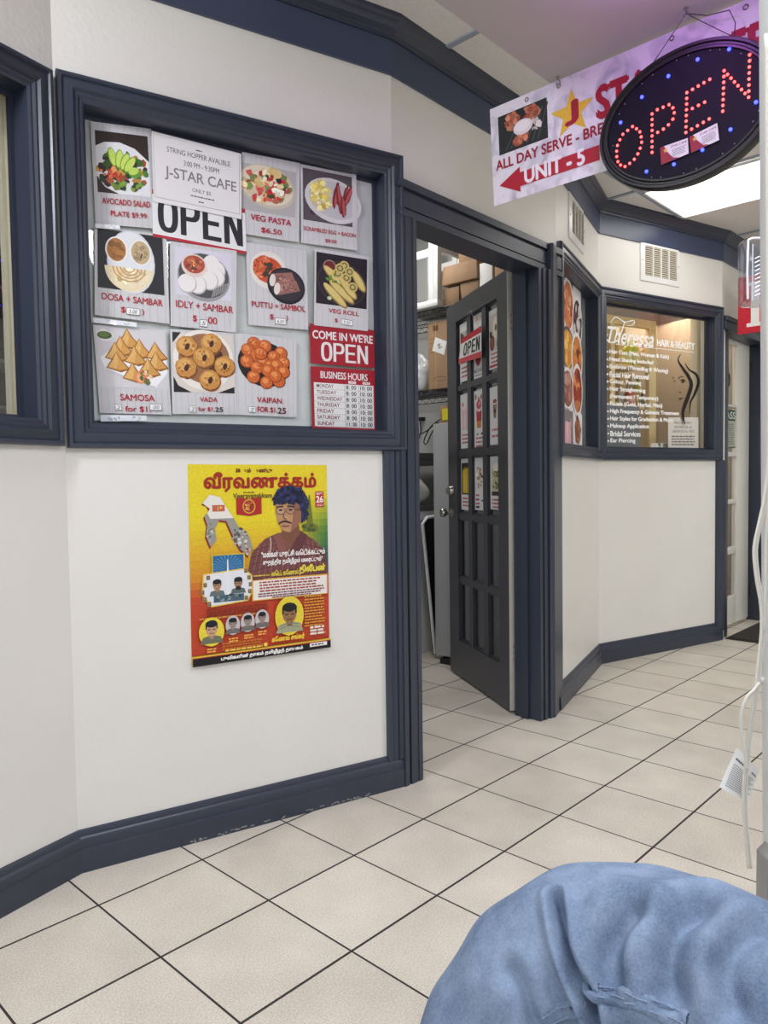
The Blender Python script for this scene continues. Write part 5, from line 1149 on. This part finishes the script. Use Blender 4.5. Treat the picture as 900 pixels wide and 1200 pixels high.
for s in (.148, .262, .61, .80, 1.05):
    mb = MB(); mb.tube([bf(s + .006 * math.cos(q * .45), .001, ZB - .018 + .006 * math.sin(q * .45)) for q in range(14)], .0018, M_metal, n=6, closed=True); mb.build('grommet', t)
def hook(s, n, label, drop=.018):
    mb = MB(); p = bf(s, n, 2.30); mb.lathe(p, (0, 0, -1), [(.007, 0), (.007, .002), (.0022, .003), (.0022, .010), (0, .0105)], M_metal, n=10)
    mb.tube([p + Vector((0, 0, -.010)) + BW.t * (.006 * math.sin(k * .5)) + Vector((0, 0, -.007 + .007 * math.cos(k * .5))) for k in range(11)], .0016, M_metal, n=6)
    return tag(mb.build('screw_hook'), label, 'hook', 'screw hooks in the soffit')
hook(.262, .004, 'screw hook in the soffit above the gold star'); hook(.672, .062, 'screw hook in the soffit above the oval open sign')

# ------------------------------------------------------------------ oval LED sign
SW = Wall(G(2.0, 1.46), G(2.0, 0.0)); SX, SZ, RX, RZ = .667, 2.026, .238, .180
t = thing('led_open_sign', SW.p(SX, 0, SZ - RZ), 'black oval LED sign spelling OPEN in red dots with blue dots around', 'sign')
M_sb = mat('sign_black', (16, 15, 20), .35); M_sf = mat('sign_face', (16, 13, 28), .6, spec=.2)
def oval(k, n): return [SW.p(SX + (RX - k) * math.cos(2 * math.pi * i / 72), n, SZ + (RZ - k) * math.sin(2 * math.pi * i / 72)) for i in range(72)]
mb = MB(); mb.strip([oval(.02, -.03), oval(.002, -.028), oval(0, -.02), oval(0, 0), oval(.004, .006), oval(.010, .006), oval(.013, .001), oval(.018, .001), oval(.021, .005), oval(.026, .005), oval(.028, -.002)], M_sb, closed=True)
mb.add(oval(.02, -.03), [tuple(range(72))], M_sb); mb.build('housing', t)
mb = MB(); mb.add(oval(.027, -.0015) , [tuple(range(72))], M_sf); mb.build('face', t, smooth=0)
def led_mesh(name, m, r, h):
    bm = bmesh.new(); bmesh.ops.create_uvsphere(bm, u_segments=10, v_segments=6, radius=r); bmesh.ops.scale(bm, vec=(1, 1, 1), verts=bm.verts)
    me = bpy.data.meshes.new(name); bm.to_mesh(me); bm.free(); me.materials.append(m); me.shade_smooth(); return me
M_rl = mat('red_led_glow', (255, 90, 80), .4, emit=(255, 74, 72), estr=5.0); M_bl = mat('blue_led_glow', (90, 110, 255), .4, emit=(44, 56, 255), estr=6.0); M_ul = mat('unlit_led', (150, 150, 170), .3)
me_r, me_b, me_u = led_mesh('red_led', M_rl, .0037, 0), led_mesh('blue_led', M_bl, .0048, 0), led_mesh('unlit_led', M_ul, .0016, 0)
def led(me, s, z, lab=None):
    o = bpy.data.objects.new(me.name, me); COL.objects.link(o); o.parent = t; o.location = SW.p(s, .0005, z) - WPOS[t.name]
    if lab: o['label'] = lab
def spx(cx, cy): return SW.hit(690 + cx / 4.286, 20 + cy / 4.286, 0)
def dotline(pts, step, closed=False, skip_last=False):
    P = [spx(*p) for p in pts]; P = P + [P[0]] if closed else P
    D = [0]
    for i in range(len(P) - 1): D.append(D[-1] + math.hypot(P[i + 1][0] - P[i][0], P[i + 1][1] - P[i][1]))
    n = max(1, round(D[-1] / step)); out = []
    for k in range(n + (0 if closed or skip_last else 1)):
        d = D[-1] * k / n; i = 0
        while i < len(D) - 2 and D[i + 1] < d: i += 1
        q = (d - D[i]) / max(1e-9, D[i + 1] - D[i]); out.append((P[i][0] * (1 - q) + P[i + 1][0] * q, P[i][1] * (1 - q) + P[i + 1][1] * q))
    return out
ST = .0152
dots = dotline([(220, 550), (255, 570), (268, 620), (255, 675), (225, 720), (185, 752), (150, 740), (138, 690), (145, 640), (170, 590)], ST, True)
dots += dotline([(318, 680), (318, 487)], ST); dots += dotline([(318, 487), (345, 465), (405, 440), (432, 465), (425, 510), (390, 555), (318, 595)], ST)[1:-1]
dots += dotline([(488, 580), (493, 380)], ST); dots += dotline([(493, 380), (608, 313)], ST)[1:]; dots += dotline([(490, 475), (582, 428)], ST)[1:]; dots += dotline([(488, 580), (605, 512)], ST)[1:]
dots += dotline([(673, 473), (680, 270)], ST); dots += dotline([(680, 270), (803, 403)], ST)[1:]; dots += dotline([(803, 403), (808, 190)], ST)[1:]
for s, z in dots: led(me_r, s, z)
blues = [spx(*p) for p in ((160, 530), (267, 402), (400, 297), (547, 213), (705, 162), (840, 428), (712, 565), (571, 668), (428, 740), (290, 776))]
for s, z in blues: led(me_b, s, z)
bb = blues[:5] + [(SX + RX - .035, SZ + .06)] + blues[5:] + [blues[0]]
for i in range(len(bb) - 1):
    for q in (.33, .66): 
        s, z = bb[i][0] * (1 - q) + bb[i + 1][0] * q, bb[i][1] * (1 - q) + bb[i + 1][1] * q
        d = math.hypot((s - SX) / RX, (z - SZ) / RZ); kk = .83 / d if d > .5 else 1
        led(me_u, SX + (s - SX) * kk, SZ + (z - SZ) * kk)
# added unseen point lamp in front of the sign, purple glow on the soffit
for nm, s, z, n, col, pw in (('purple_fill_light', SX + .02, SZ + .235, .30, (.60, .18, .95), 2.6),):
    d = bpy.data.lights.new(nm, 'POINT'); d.energy = pw; d.color = col; d.shadow_soft_size = .03
    o = bpy.data.objects.new(nm, d); COL.objects.link(o); o.parent = t; o.location = SW.p(s, n, z) - WPOS[t.name]
hk = bf(.672, .062, 2.286)
for (s, z) in ((.56, SZ + .16), (.80, SZ + .148)):
    mb = MB(); mb.tube([hk, SW.p(s, -.02, z)], .0011, M_wire, n=6); mb.build('hanging_wire', t)
mb = MB(); pp = [hk, SW.p(.72, -.02, 2.268), SW.p(.775, -.02, 2.258), SW.p(.79, -.02, 2.22), SW.p(.785, -.022, SZ + .145)]
mb.tube([pp[0].lerp(pp[1], .5) + Vector((0, 0, .002))] + pp[1:], .0013, M_black, n=6) if False else mb.tube(pp, .0013, M_black, n=6); tag(mb.build('power_lead', t), 'thin looped lead')
CG = 'business cards stuck on the oval sign'
for pts, l in (([(362, 658), (500, 610), (505, 688), (367, 745)], 'white and red business card on the oval sign, the left of two'), ([(508, 605), (648, 535), (658, 620), (517, 685)], 'white and red business card on the oval sign, the right of two')):
    a = Art(SW, [spx(*p) for p in pts], 90, 52, n=.0045, base=(206, 200, 206)); a.poly([(0, 0), (14, 0), (22, 20), (40, 44), (60, 52), (0, 52)], (140, 40, 56)); a.poly([(12, 0), (90, 0), (90, 52), (62, 52), (42, 40), (24, 18)], (214, 208, 212))
    st = []
    for i in range(10):
        r = 9 if i % 2 == 0 else 4; q = math.radians(-90 + 36 * i); st.append((17 + r * math.cos(q), 14 + r * math.sin(q)))
    a.poly(st, (206, 166, 70)); a.text('STAR CAFE', 34, 6, 86, 13, (110, 44, 60), .02); a.lines(38, 19, 84, 5, 5, 2, (120, 116, 124)); a.done('business_card', l, 'card', CG)

# ------------------------------------------------------------------ red hanging sign with a white serif letter, far right
RW = Wall(G(5.0, 1.70), G(5.0, .9)); r0, r1 = RW.hit(865, 327), RW.hit(865.5, 392)
t = thing('red_sign', RW.p(r0[0] + .3, 0, r1[1]), 'red hanging sign with a white serif letter, half hidden behind the post', 'sign')
z1, z0, s0 = r0[1] + .005, r1[1], r0[0]
a = Art(RW, [(s0, z1), (s0 + .62, z1), (s0 + .62, z0), (s0, z0)], 62, 37, n=0, base=(196, 34, 50), th=.012)
def serif_R(x):
    W_ = (232, 230, 224)
    a.rect(x + 2.5, 4, x + 7.5, 33, W_); a.rect(x, 4, x + 10, 6.4, W_); a.rect(x, 30.6, x + 10, 33, W_)
    a.stroke([(x + 7, 5.2), (x + 14, 5.6), (x + 17.5, 11), (x + 14, 17), (x + 7, 18)], 2.6, W_); a.stroke([(x + 11, 18), (x + 15, 26), (x + 19, 32)], 3.4, W_); a.rect(x + 15.5, 30.6, x + 22, 33, W_)
serif_R(5.2)
a.done('sign_board', parent=t)
for s in (s0 + .28, s0 + .56):
    mb = MB(); mb.tube([RW.p(s, -.006, z1 - .004), RW.p(s, -.006, CZ - .001)], .002, M_wire, n=6); mb.build('hanging_wire', t)
# ------------------------------------------------------------------ white steel post at the right edge, its cable and plastic lamp cover
yd = 1.0
def fore(u, v, d=yd): r = ray(u, v); return CAM + r * (d / r.y)
t = thing('display_rack', (fore(893, 1000).x + .03, yd + .02, 0), 'white steel rack post standing at the right edge of the photo', 'rack')
M_post = mat('post_enamel', (214, 215, 214), .35, bump=.1, bscale=18, var=.03)
M_rust = mat('rust_brown_plug', (96, 50, 40), .6)
pa, pb = fore(887.6, 0, yd + .04), fore(892.4, 1060, yd + .04); dxz = (pa.x - pb.x) / (pa.z - pb.z)
def lean(z): return pb.x + (z - pb.z) * dxz
mb = MB(); ZT = 2.28
pr = [(0, .004), (.002, 0), (.006, 0), (.008, .002), (.010, .002), (.012, 0), (.038, 0), (.040, .004), (.040, .036), (.038, .04), (.002, .04), (0, .036)]
mb.strip([[Vector((lean(z) + x, yd + y, z)) for x, y in pr] for z in (0.0, ZT)], M_post, closed=True)
mb.add([Vector((lean(ZT) + x, yd + y, ZT)) for x, y in pr], [tuple(range(12))], M_post); mb.build('post', t)
bt = fore(885.2, 985, yd + .03)
mb = MB(); mb.add([Vector(p) for p in ((bt.x + .001, yd + .0, bt.z - .012), (lean(bt.z) , yd + .0, bt.z), (lean(bt.z), yd + .0, bt.z - .12), (bt.x + .001, yd + .0, bt.z - .13), (bt.x + .001, yd + .03, bt.z - .012), (lean(bt.z), yd + .03, bt.z), (lean(bt.z), yd + .03, bt.z - .12), (bt.x + .001, yd + .03, bt.z - .13))], [(0, 1, 2, 3), (7, 6, 5, 4), (0, 4, 5, 1), (1, 5, 6, 2), (2, 6, 7, 3), (3, 7, 4, 0)], mat('bracket_steel', (150, 150, 148), .4, .3)); tag(mb.build('bracket', t, bevel=.0015), 'grey steel bracket')
mb = MB(); c = fore(902, 1015, yd + .012); mb.lathe((lean(c.z) + .0005, yd + .010, c.z), (-1, 0, 0), [(.0085, 0), (.008, .002), (0, .003)], M_rust, n=16); tag(mb.build('plug_cap', t), 'rust brown round plug')
mb = MB(); c = fore(892, 805); mb.lathe((lean(c.z) + .001, yd + .034, c.z), (-1, 0, 0), [(.005, 0), (.005, .002), (.003, .004), (0, .0045)], M_post, n=12); mb.build('bolt', t)
# clear ribbed plastic cover
d2 = 1.13; ca, cb = fore(873.5, 277, d2), fore(873.5, 357, d2)
t = thing('plastic_cover', (ca.x + .035, d2, cb.z), 'clear ribbed plastic cover fixed behind the post, over the red sign', 'cover')
mb = MB(); mb.box(XYZ, (ca.x, ca.x + .075), (d2, d2 + .03), (cb.z, ca.z), M_clear); mb.build('shell', t, bevel=.008)
mb = MB(); M_rib = mat('clear_rib', (214, 216, 226), .25)
z = cb.z + .012
while z < ca.z - .03: mb.tube([(ca.x + .014, d2 - .001, z), (ca.x + .024, d2 - .001, z + .0045)], .0009, M_rib, n=5); z += .0062
mb.build('rib', t)
mb = MB(); zc_ = (ca.z + cb.z) / 2
mb.tube([(ca.x + .004, d2 - .0005, cb.z + .008), (ca.x + .003, d2 - .0005, zc_), (ca.x + .004, d2 - .0005, ca.z - .006), (ca.x + .010, d2 - .0005, ca.z - .003), (ca.x + .06, d2 - .0005, ca.z - .004)], .0016, mat('bright_rim', (244, 245, 250), .2), n=6)
mb.tube([(ca.x + .011, d2 - .0005, cb.z + .006), (ca.x + .011, d2 - .0005, ca.z - .012)], .001, M_rib, n=6); mb.build('rim', t)
mb = MB(); mb.box(XYZ, (ca.x + .05, lean(ca.z) + .06), (yd + .04, d2 + .004), (zc_ - .01, zc_ + .01), M_post); mb.build('mount_arm', t)
# power cord with its paper tag
def spl(P, k=8):
    Q = []
    for i in range(len(P) - 1):
        p0, p1, p2, p3 = P[max(i - 1, 0)], P[i], P[i + 1], P[min(i + 2, len(P) - 1)]
        for j in range(k): x = j / k; Q.append(.5 * (2 * p1 + (p2 - p0) * x + (2 * p0 - 5 * p1 + 4 * p2 - p3) * x * x + (3 * p1 - p0 - 3 * p2 + p3) * x ** 3))
    return Q + [P[-1]]
dc = .965; M_cord = mat('cord_vinyl', (222, 218, 206), .4)
t = thing('power_cable', fore(878, 1018, dc), 'white flat power cord hanging along the post with a loop and bare end', 'cable')
main = [(899, 40), (900, 250), (901, 420), (902, 500), (901, 545), (897, 583), (891, 612), (886, 635), (885, 652), (888, 680), (893, 710), (893.5, 740), (890, 775), (885.5, 815), (879.6, 850), (875, 895), (872.6, 925), (873, 955), (875.5, 985), (878.5, 1017)]
for dx, dd in ((-1.4, 0), (1.4, .002)):
    mb = MB(); mb.tube(spl([fore(u + dx, v, dc + dd) for u, v in main]), .0021, M_cord, n=8); mb.build('strand', t, smooth=180)
mb = MB(); mb.tube(spl([fore(u, v, dc - .004) for u, v in ((890, 800), (884, 808), (876, 816), (870.5, 829), (868, 845), (869.5, 862), (873, 882), (875, 900))]), .0022, M_cord, n=8); mb.build('loop', t, smooth=180)
mb = MB(); mb.tube(spl([fore(u, v, dc + .001) for u, v in ((900, 560), (898.5, 600), (897, 640), (896.5, 690), (894.5, 740))]), .0021, M_cord, n=8); mb.build('strand', t, smooth=180)
TQ = [fore(u, v, dc + .026) for u, v in ((863.5, 876), (889.5, 904), (876, 938), (841.5, 921))]
class TagPlane:
    n = (TQ[1] - TQ[0]).cross(TQ[3] - TQ[0]).normalized()
    def p(w, s, n=0.0, z=0.0):
        u, v = s, 1 - z
        q = (TQ[0] * (1 - u) + TQ[1] * u) * (1 - v) + (TQ[3] * (1 - u) + TQ[2] * u) * v
        nn = TagPlane.n if TagPlane.n.y < 0 else -TagPlane.n
        return q + nn * (n + .006 * math.sin(u * 3.1) + .004 * v * v)
tp = TagPlane()
a = Art(tp, [(0, 1), (1, 1), (1, 0), (0, 0)], 60, 90, n=0, sheet=False)
g = [[tp.p(i / 10, 0, 1 - j / 10) for i in range(11)] for j in range(11)]; a.mb.strip(g, M_paper)
a.n = .0006
def tl(x0, y0, x1, h, c):
    x = x0
    while x < x1: a.rect(x, y0, min(x1, x + 3.5), y0 + h, c); x += 4.1
tl(6, 17, 22, 4, (110, 108, 104)); tl(42, 17, 56, 4, (110, 108, 104)); a.poly([(24, 26), (31, 15), (36, 26)], (140, 138, 134))
for i in range(12): tl(6, 30 + i * 4.4, 54 - (i % 3) * 4, 1.7, (136, 136, 136))
a.ell(46, 84, 3.4, 3.4, (190, 150, 140)); a.ell(46, 84, 2.6, 2.6, (226, 222, 216))
o = a.done('cord_tag', parent=t); tag(o, 'white printed warning tag'); o.data.shade_smooth()

# ------------------------------------------------------------------ the sitter's denim knee
def denim():
    m = bpy.data.materials.new('blue_denim'); m.use_nodes = True; nt = m.node_tree; b = nt.nodes['Principled BSDF']; N = nt.nodes.new; L = nt.links.new
    tc = N('ShaderNodeTexCoord'); n1 = N('ShaderNodeTexNoise'); n1.inputs['Scale'].default_value = 16; n1.inputs['Detail'].default_value = 8; n1.inputs['Roughness'].default_value = .65; L(tc.outputs['Object'], n1.inputs['Vector'])
    n2 = N('ShaderNodeTexNoise'); n2.inputs['Scale'].default_value = 420; n2.inputs['Detail'].default_value = 2; L(tc.outputs['Object'], n2.inputs['Vector'])
    wv = N('ShaderNodeTexWave'); wv.inputs['Scale'].default_value = 260; wv.inputs['Distortion'].default_value = 1.5; wv.bands_direction = 'DIAGONAL'; L(tc.outputs['Object'], wv.inputs['Vector'])
    ad = N('ShaderNodeMath'); ad.operation = 'MULTIPLY_ADD'; L(n2.outputs[0], ad.inputs[0]); ad.inputs[1].default_value = .35; L(n1.outputs[0], ad.inputs[2])
    a2 = N('ShaderNodeMath'); a2.operation = 'MULTIPLY_ADD'; L(wv.outputs[1], a2.inputs[0]); a2.inputs[1].default_value = .08; L(ad.outputs[0], a2.inputs[2])
    cr = N('ShaderNodeValToRGB'); e = cr.color_ramp.elements; e[0].position = .46; e[0].color = (*lin((84, 102, 128)), 1); e[1].position = 1.0; e[1].color = (*lin((146, 163, 187)), 1); L(a2.outputs[0], cr.inputs[0]); L(cr.outputs[0], b.inputs['Base Color'])
    b.inputs['Roughness'].default_value = .9; b.inputs['Specular IOR Level'].default_value = .15
    bp = N('ShaderNodeBump'); bp.inputs['Strength'].default_value = .25; bp.inputs['Distance'].default_value = .001; L(a2.outputs[0], bp.inputs['Height']); L(bp.outputs[0], b.inputs['Normal'])
    return m
M_denim = denim(); M_stitch = mat('seam_thread', (128, 146, 172), .9)
person = thing('person', (.42, .35, 0), 'seated person in faded blue jeans, only the raised knee in view at the bottom right', 'person')
sp = spl([Vector(p) for p in ((.78, .22, .485), (.57, .42, .540), (.385, .58, .585), (.262, .685, .605), (.172, .73, .578), (.112, .72, .50), (.066, .66, .38), (.025, .60, .24), (.0, .56, .10))], 20)
rk = [(.135, .125), (.122, .115), (.106, .104), (.096, .095), (.088, .088), (.086, .086), (.085, .083), (.078, .076), (.072, .070)]
NS = len(sp); rings = []; prev = None; NR = 72
creases = []
for i, p in enumerate(sp):
    tt = (sp[min(i + 1, NS - 1)] - sp[max(i - 1, 0)]).normalized(); k = i / (NS - 1) * (len(rk) - 1); k0 = min(int(k), len(rk) - 2); q = k - k0
    r = rk[k0][0] * (1 - q) + rk[k0 + 1][0] * q
    x = (tt.cross(Vector((.6, .8, 0)))).normalized() if prev is None else (prev - tt * prev.dot(tt)).normalized(); prev = x; y = tt.cross(x)
    ring = []
    for j in range(NR):
        th = 2 * math.pi * j / NR; d = x * math.cos(th) + y * math.sin(th)
        w = 1 + .020 * math.sin(3 * th + i * .23) + .014 * math.sin(5 * th - i * .41 + 1) + .012 * math.sin(2 * th + i * .6)
        ring.append(p + d * r * w)
    rings.append(ring)
CRS = [([(652, 1052), (657, 1080), (663, 1108), (676, 1140), (692, 1168), (700, 1195)], .011, .020), ([(718, 1146), (716, 1120), (724, 1095), (745, 1070)], .026, .016), ([(786, 1160), (782, 1130), (790, 1090), (820, 1062)], .03, .018), ([(600, 1140), (612, 1160), (626, 1200)], .018, .007), ([(860, 1180), (850, 1140), (862, 1110), (890, 1090)], .022, .012)]
allv = [v for rg in rings for v in rg]; fs = []
for i in range(NS - 1):
    for j in range(NR): fs.append((i * NR + j, i * NR + (j + 1) % NR, (i + 1) * NR + (j + 1) % NR, (i + 1) * NR + j))
bm = bmesh.new(); bv = [bm.verts.new(v) for v in allv]
for f in fs: bm.faces.new([bv[k] for k in f])
bm.faces.new([bv[k] for k in range(NR)]); bm.faces.new([bv[(NS - 1) * NR + k] for k in range(NR)][::-1])
bmesh.ops.recalc_face_normals(bm, faces=bm.faces)
bmesh.ops.subdivide_edges(bm, edges=bm.edges[:], cuts=1, use_grid_fill=True, smooth=.5)
bm.normal_update(); tree = BVHTree.FromBMesh(bm)
def onleg(u, v):
    h = tree.ray_cast(CAM, ray(u, v).normalized()); return h[0], h[1]
cr3 = []
for pts, wd, dp in CRS:
    q = [onleg(*p)[0] for p in pts]; q = [p for p in q if p is not None]
    if len(q) > 1: cr3.append((spl(q, 6), wd, dp))
from mathutils.kdtree import KDTree
kds = []
for pl, wd, dp in cr3:
    kd = KDTree(len(pl) * 4)
    dense = [pl[i].lerp(pl[i + 1], q / 4) for i in range(len(pl) - 1) for q in range(4)]
    for i, p in enumerate(dense): kd.insert(p, i)
    kd.balance(); kds.append(kd)
for v in bm.verts:
    off = 0
    for (pl, wd, dp), kd in zip(cr3, kds):
        d = kd.find(v.co)[2]
        if d < wd * 3: off += -dp * math.exp(-(d / (wd * .45)) ** 2) + dp * .45 * math.exp(-((d - wd * 1.0) / (wd * .6)) ** 2)
    v.co += v.normal * off
bm.normal_update(); tree = BVHTree.FromBMesh(bm); bm.verts.index_update()
mb = MB(); mb.add([v.co.copy() for v in bm.verts], [tuple(x.index for x in f.verts) for f in bm.faces], M_denim); bm.free()
mb.build('jeans_leg', person, smooth=180, subsurf=1)
for pts, nm in (([(690, 1160), (700, 1163), (716, 1166), (735, 1170), (760, 1178), (785, 1188), (806, 1199)], 'seam'), ([(640, 1198), (655, 1188), (668, 1184), (682, 1183)], 'seam')):
    q = [onleg(*p) for p in pts]; q = [(a_, b_) for a_, b_ in q if a_ is not None]
    if len(q) < 3: continue
    c = spl([a_ + b_ * .0004 for a_, b_ in q], 6); mb = MB(); rws = []
    for k in range(len(c)):
        nn = (q[min(len(q) - 1, (k + 3) // 6)][1]).normalized(); tg = (c[min(k + 1, len(c) - 1)] - c[max(k - 1, 0)]).normalized(); sd = tg.cross(nn).normalized()
        rws.append([c[k] + sd * x_ + nn * y_ for x_, y_ in ((-.0085, -.003), (-.0068, .0012), (-.004, .0022), (0, .0016), (.004, .0022), (.0068, .0012), (.0085, -.003))])
    mb.strip(rws, M_denim)
    for off in (-1, 1):
        k = 0
        while k < len(c) - 1:
            nn = (q[min(len(q) - 1, k // 6)][1]).normalized(); tg = (c[k + 1] - c[k]).normalized(); sd = tg.cross(nn)
            b0 = c[k] + sd * .0044 * off + nn * .0024; mb.tube([b0, b0 + tg * .0036], .0008, M_stitch, n=5); k += 1
    tag(mb.build(nm, person, smooth=180), 'double stitched seam')
mb = MB(); mb.tube(spl([Vector(p) for p in ((.03, .56, .10), (.025, .56, .06), (.02, .57, .045), (.0, .66, .04), (-.02, .74, .035), (-.03, .79, .032))], 6), [.055] * 6 + [.05] * 7 + [.046] * 6 + [.046] * 6 + [.044] * 5 + [.03], mat('shoe_leather', (40, 38, 38), .5), n=16); tag(mb.build('shoe', person, smooth=180), 'dark shoe') if False else None
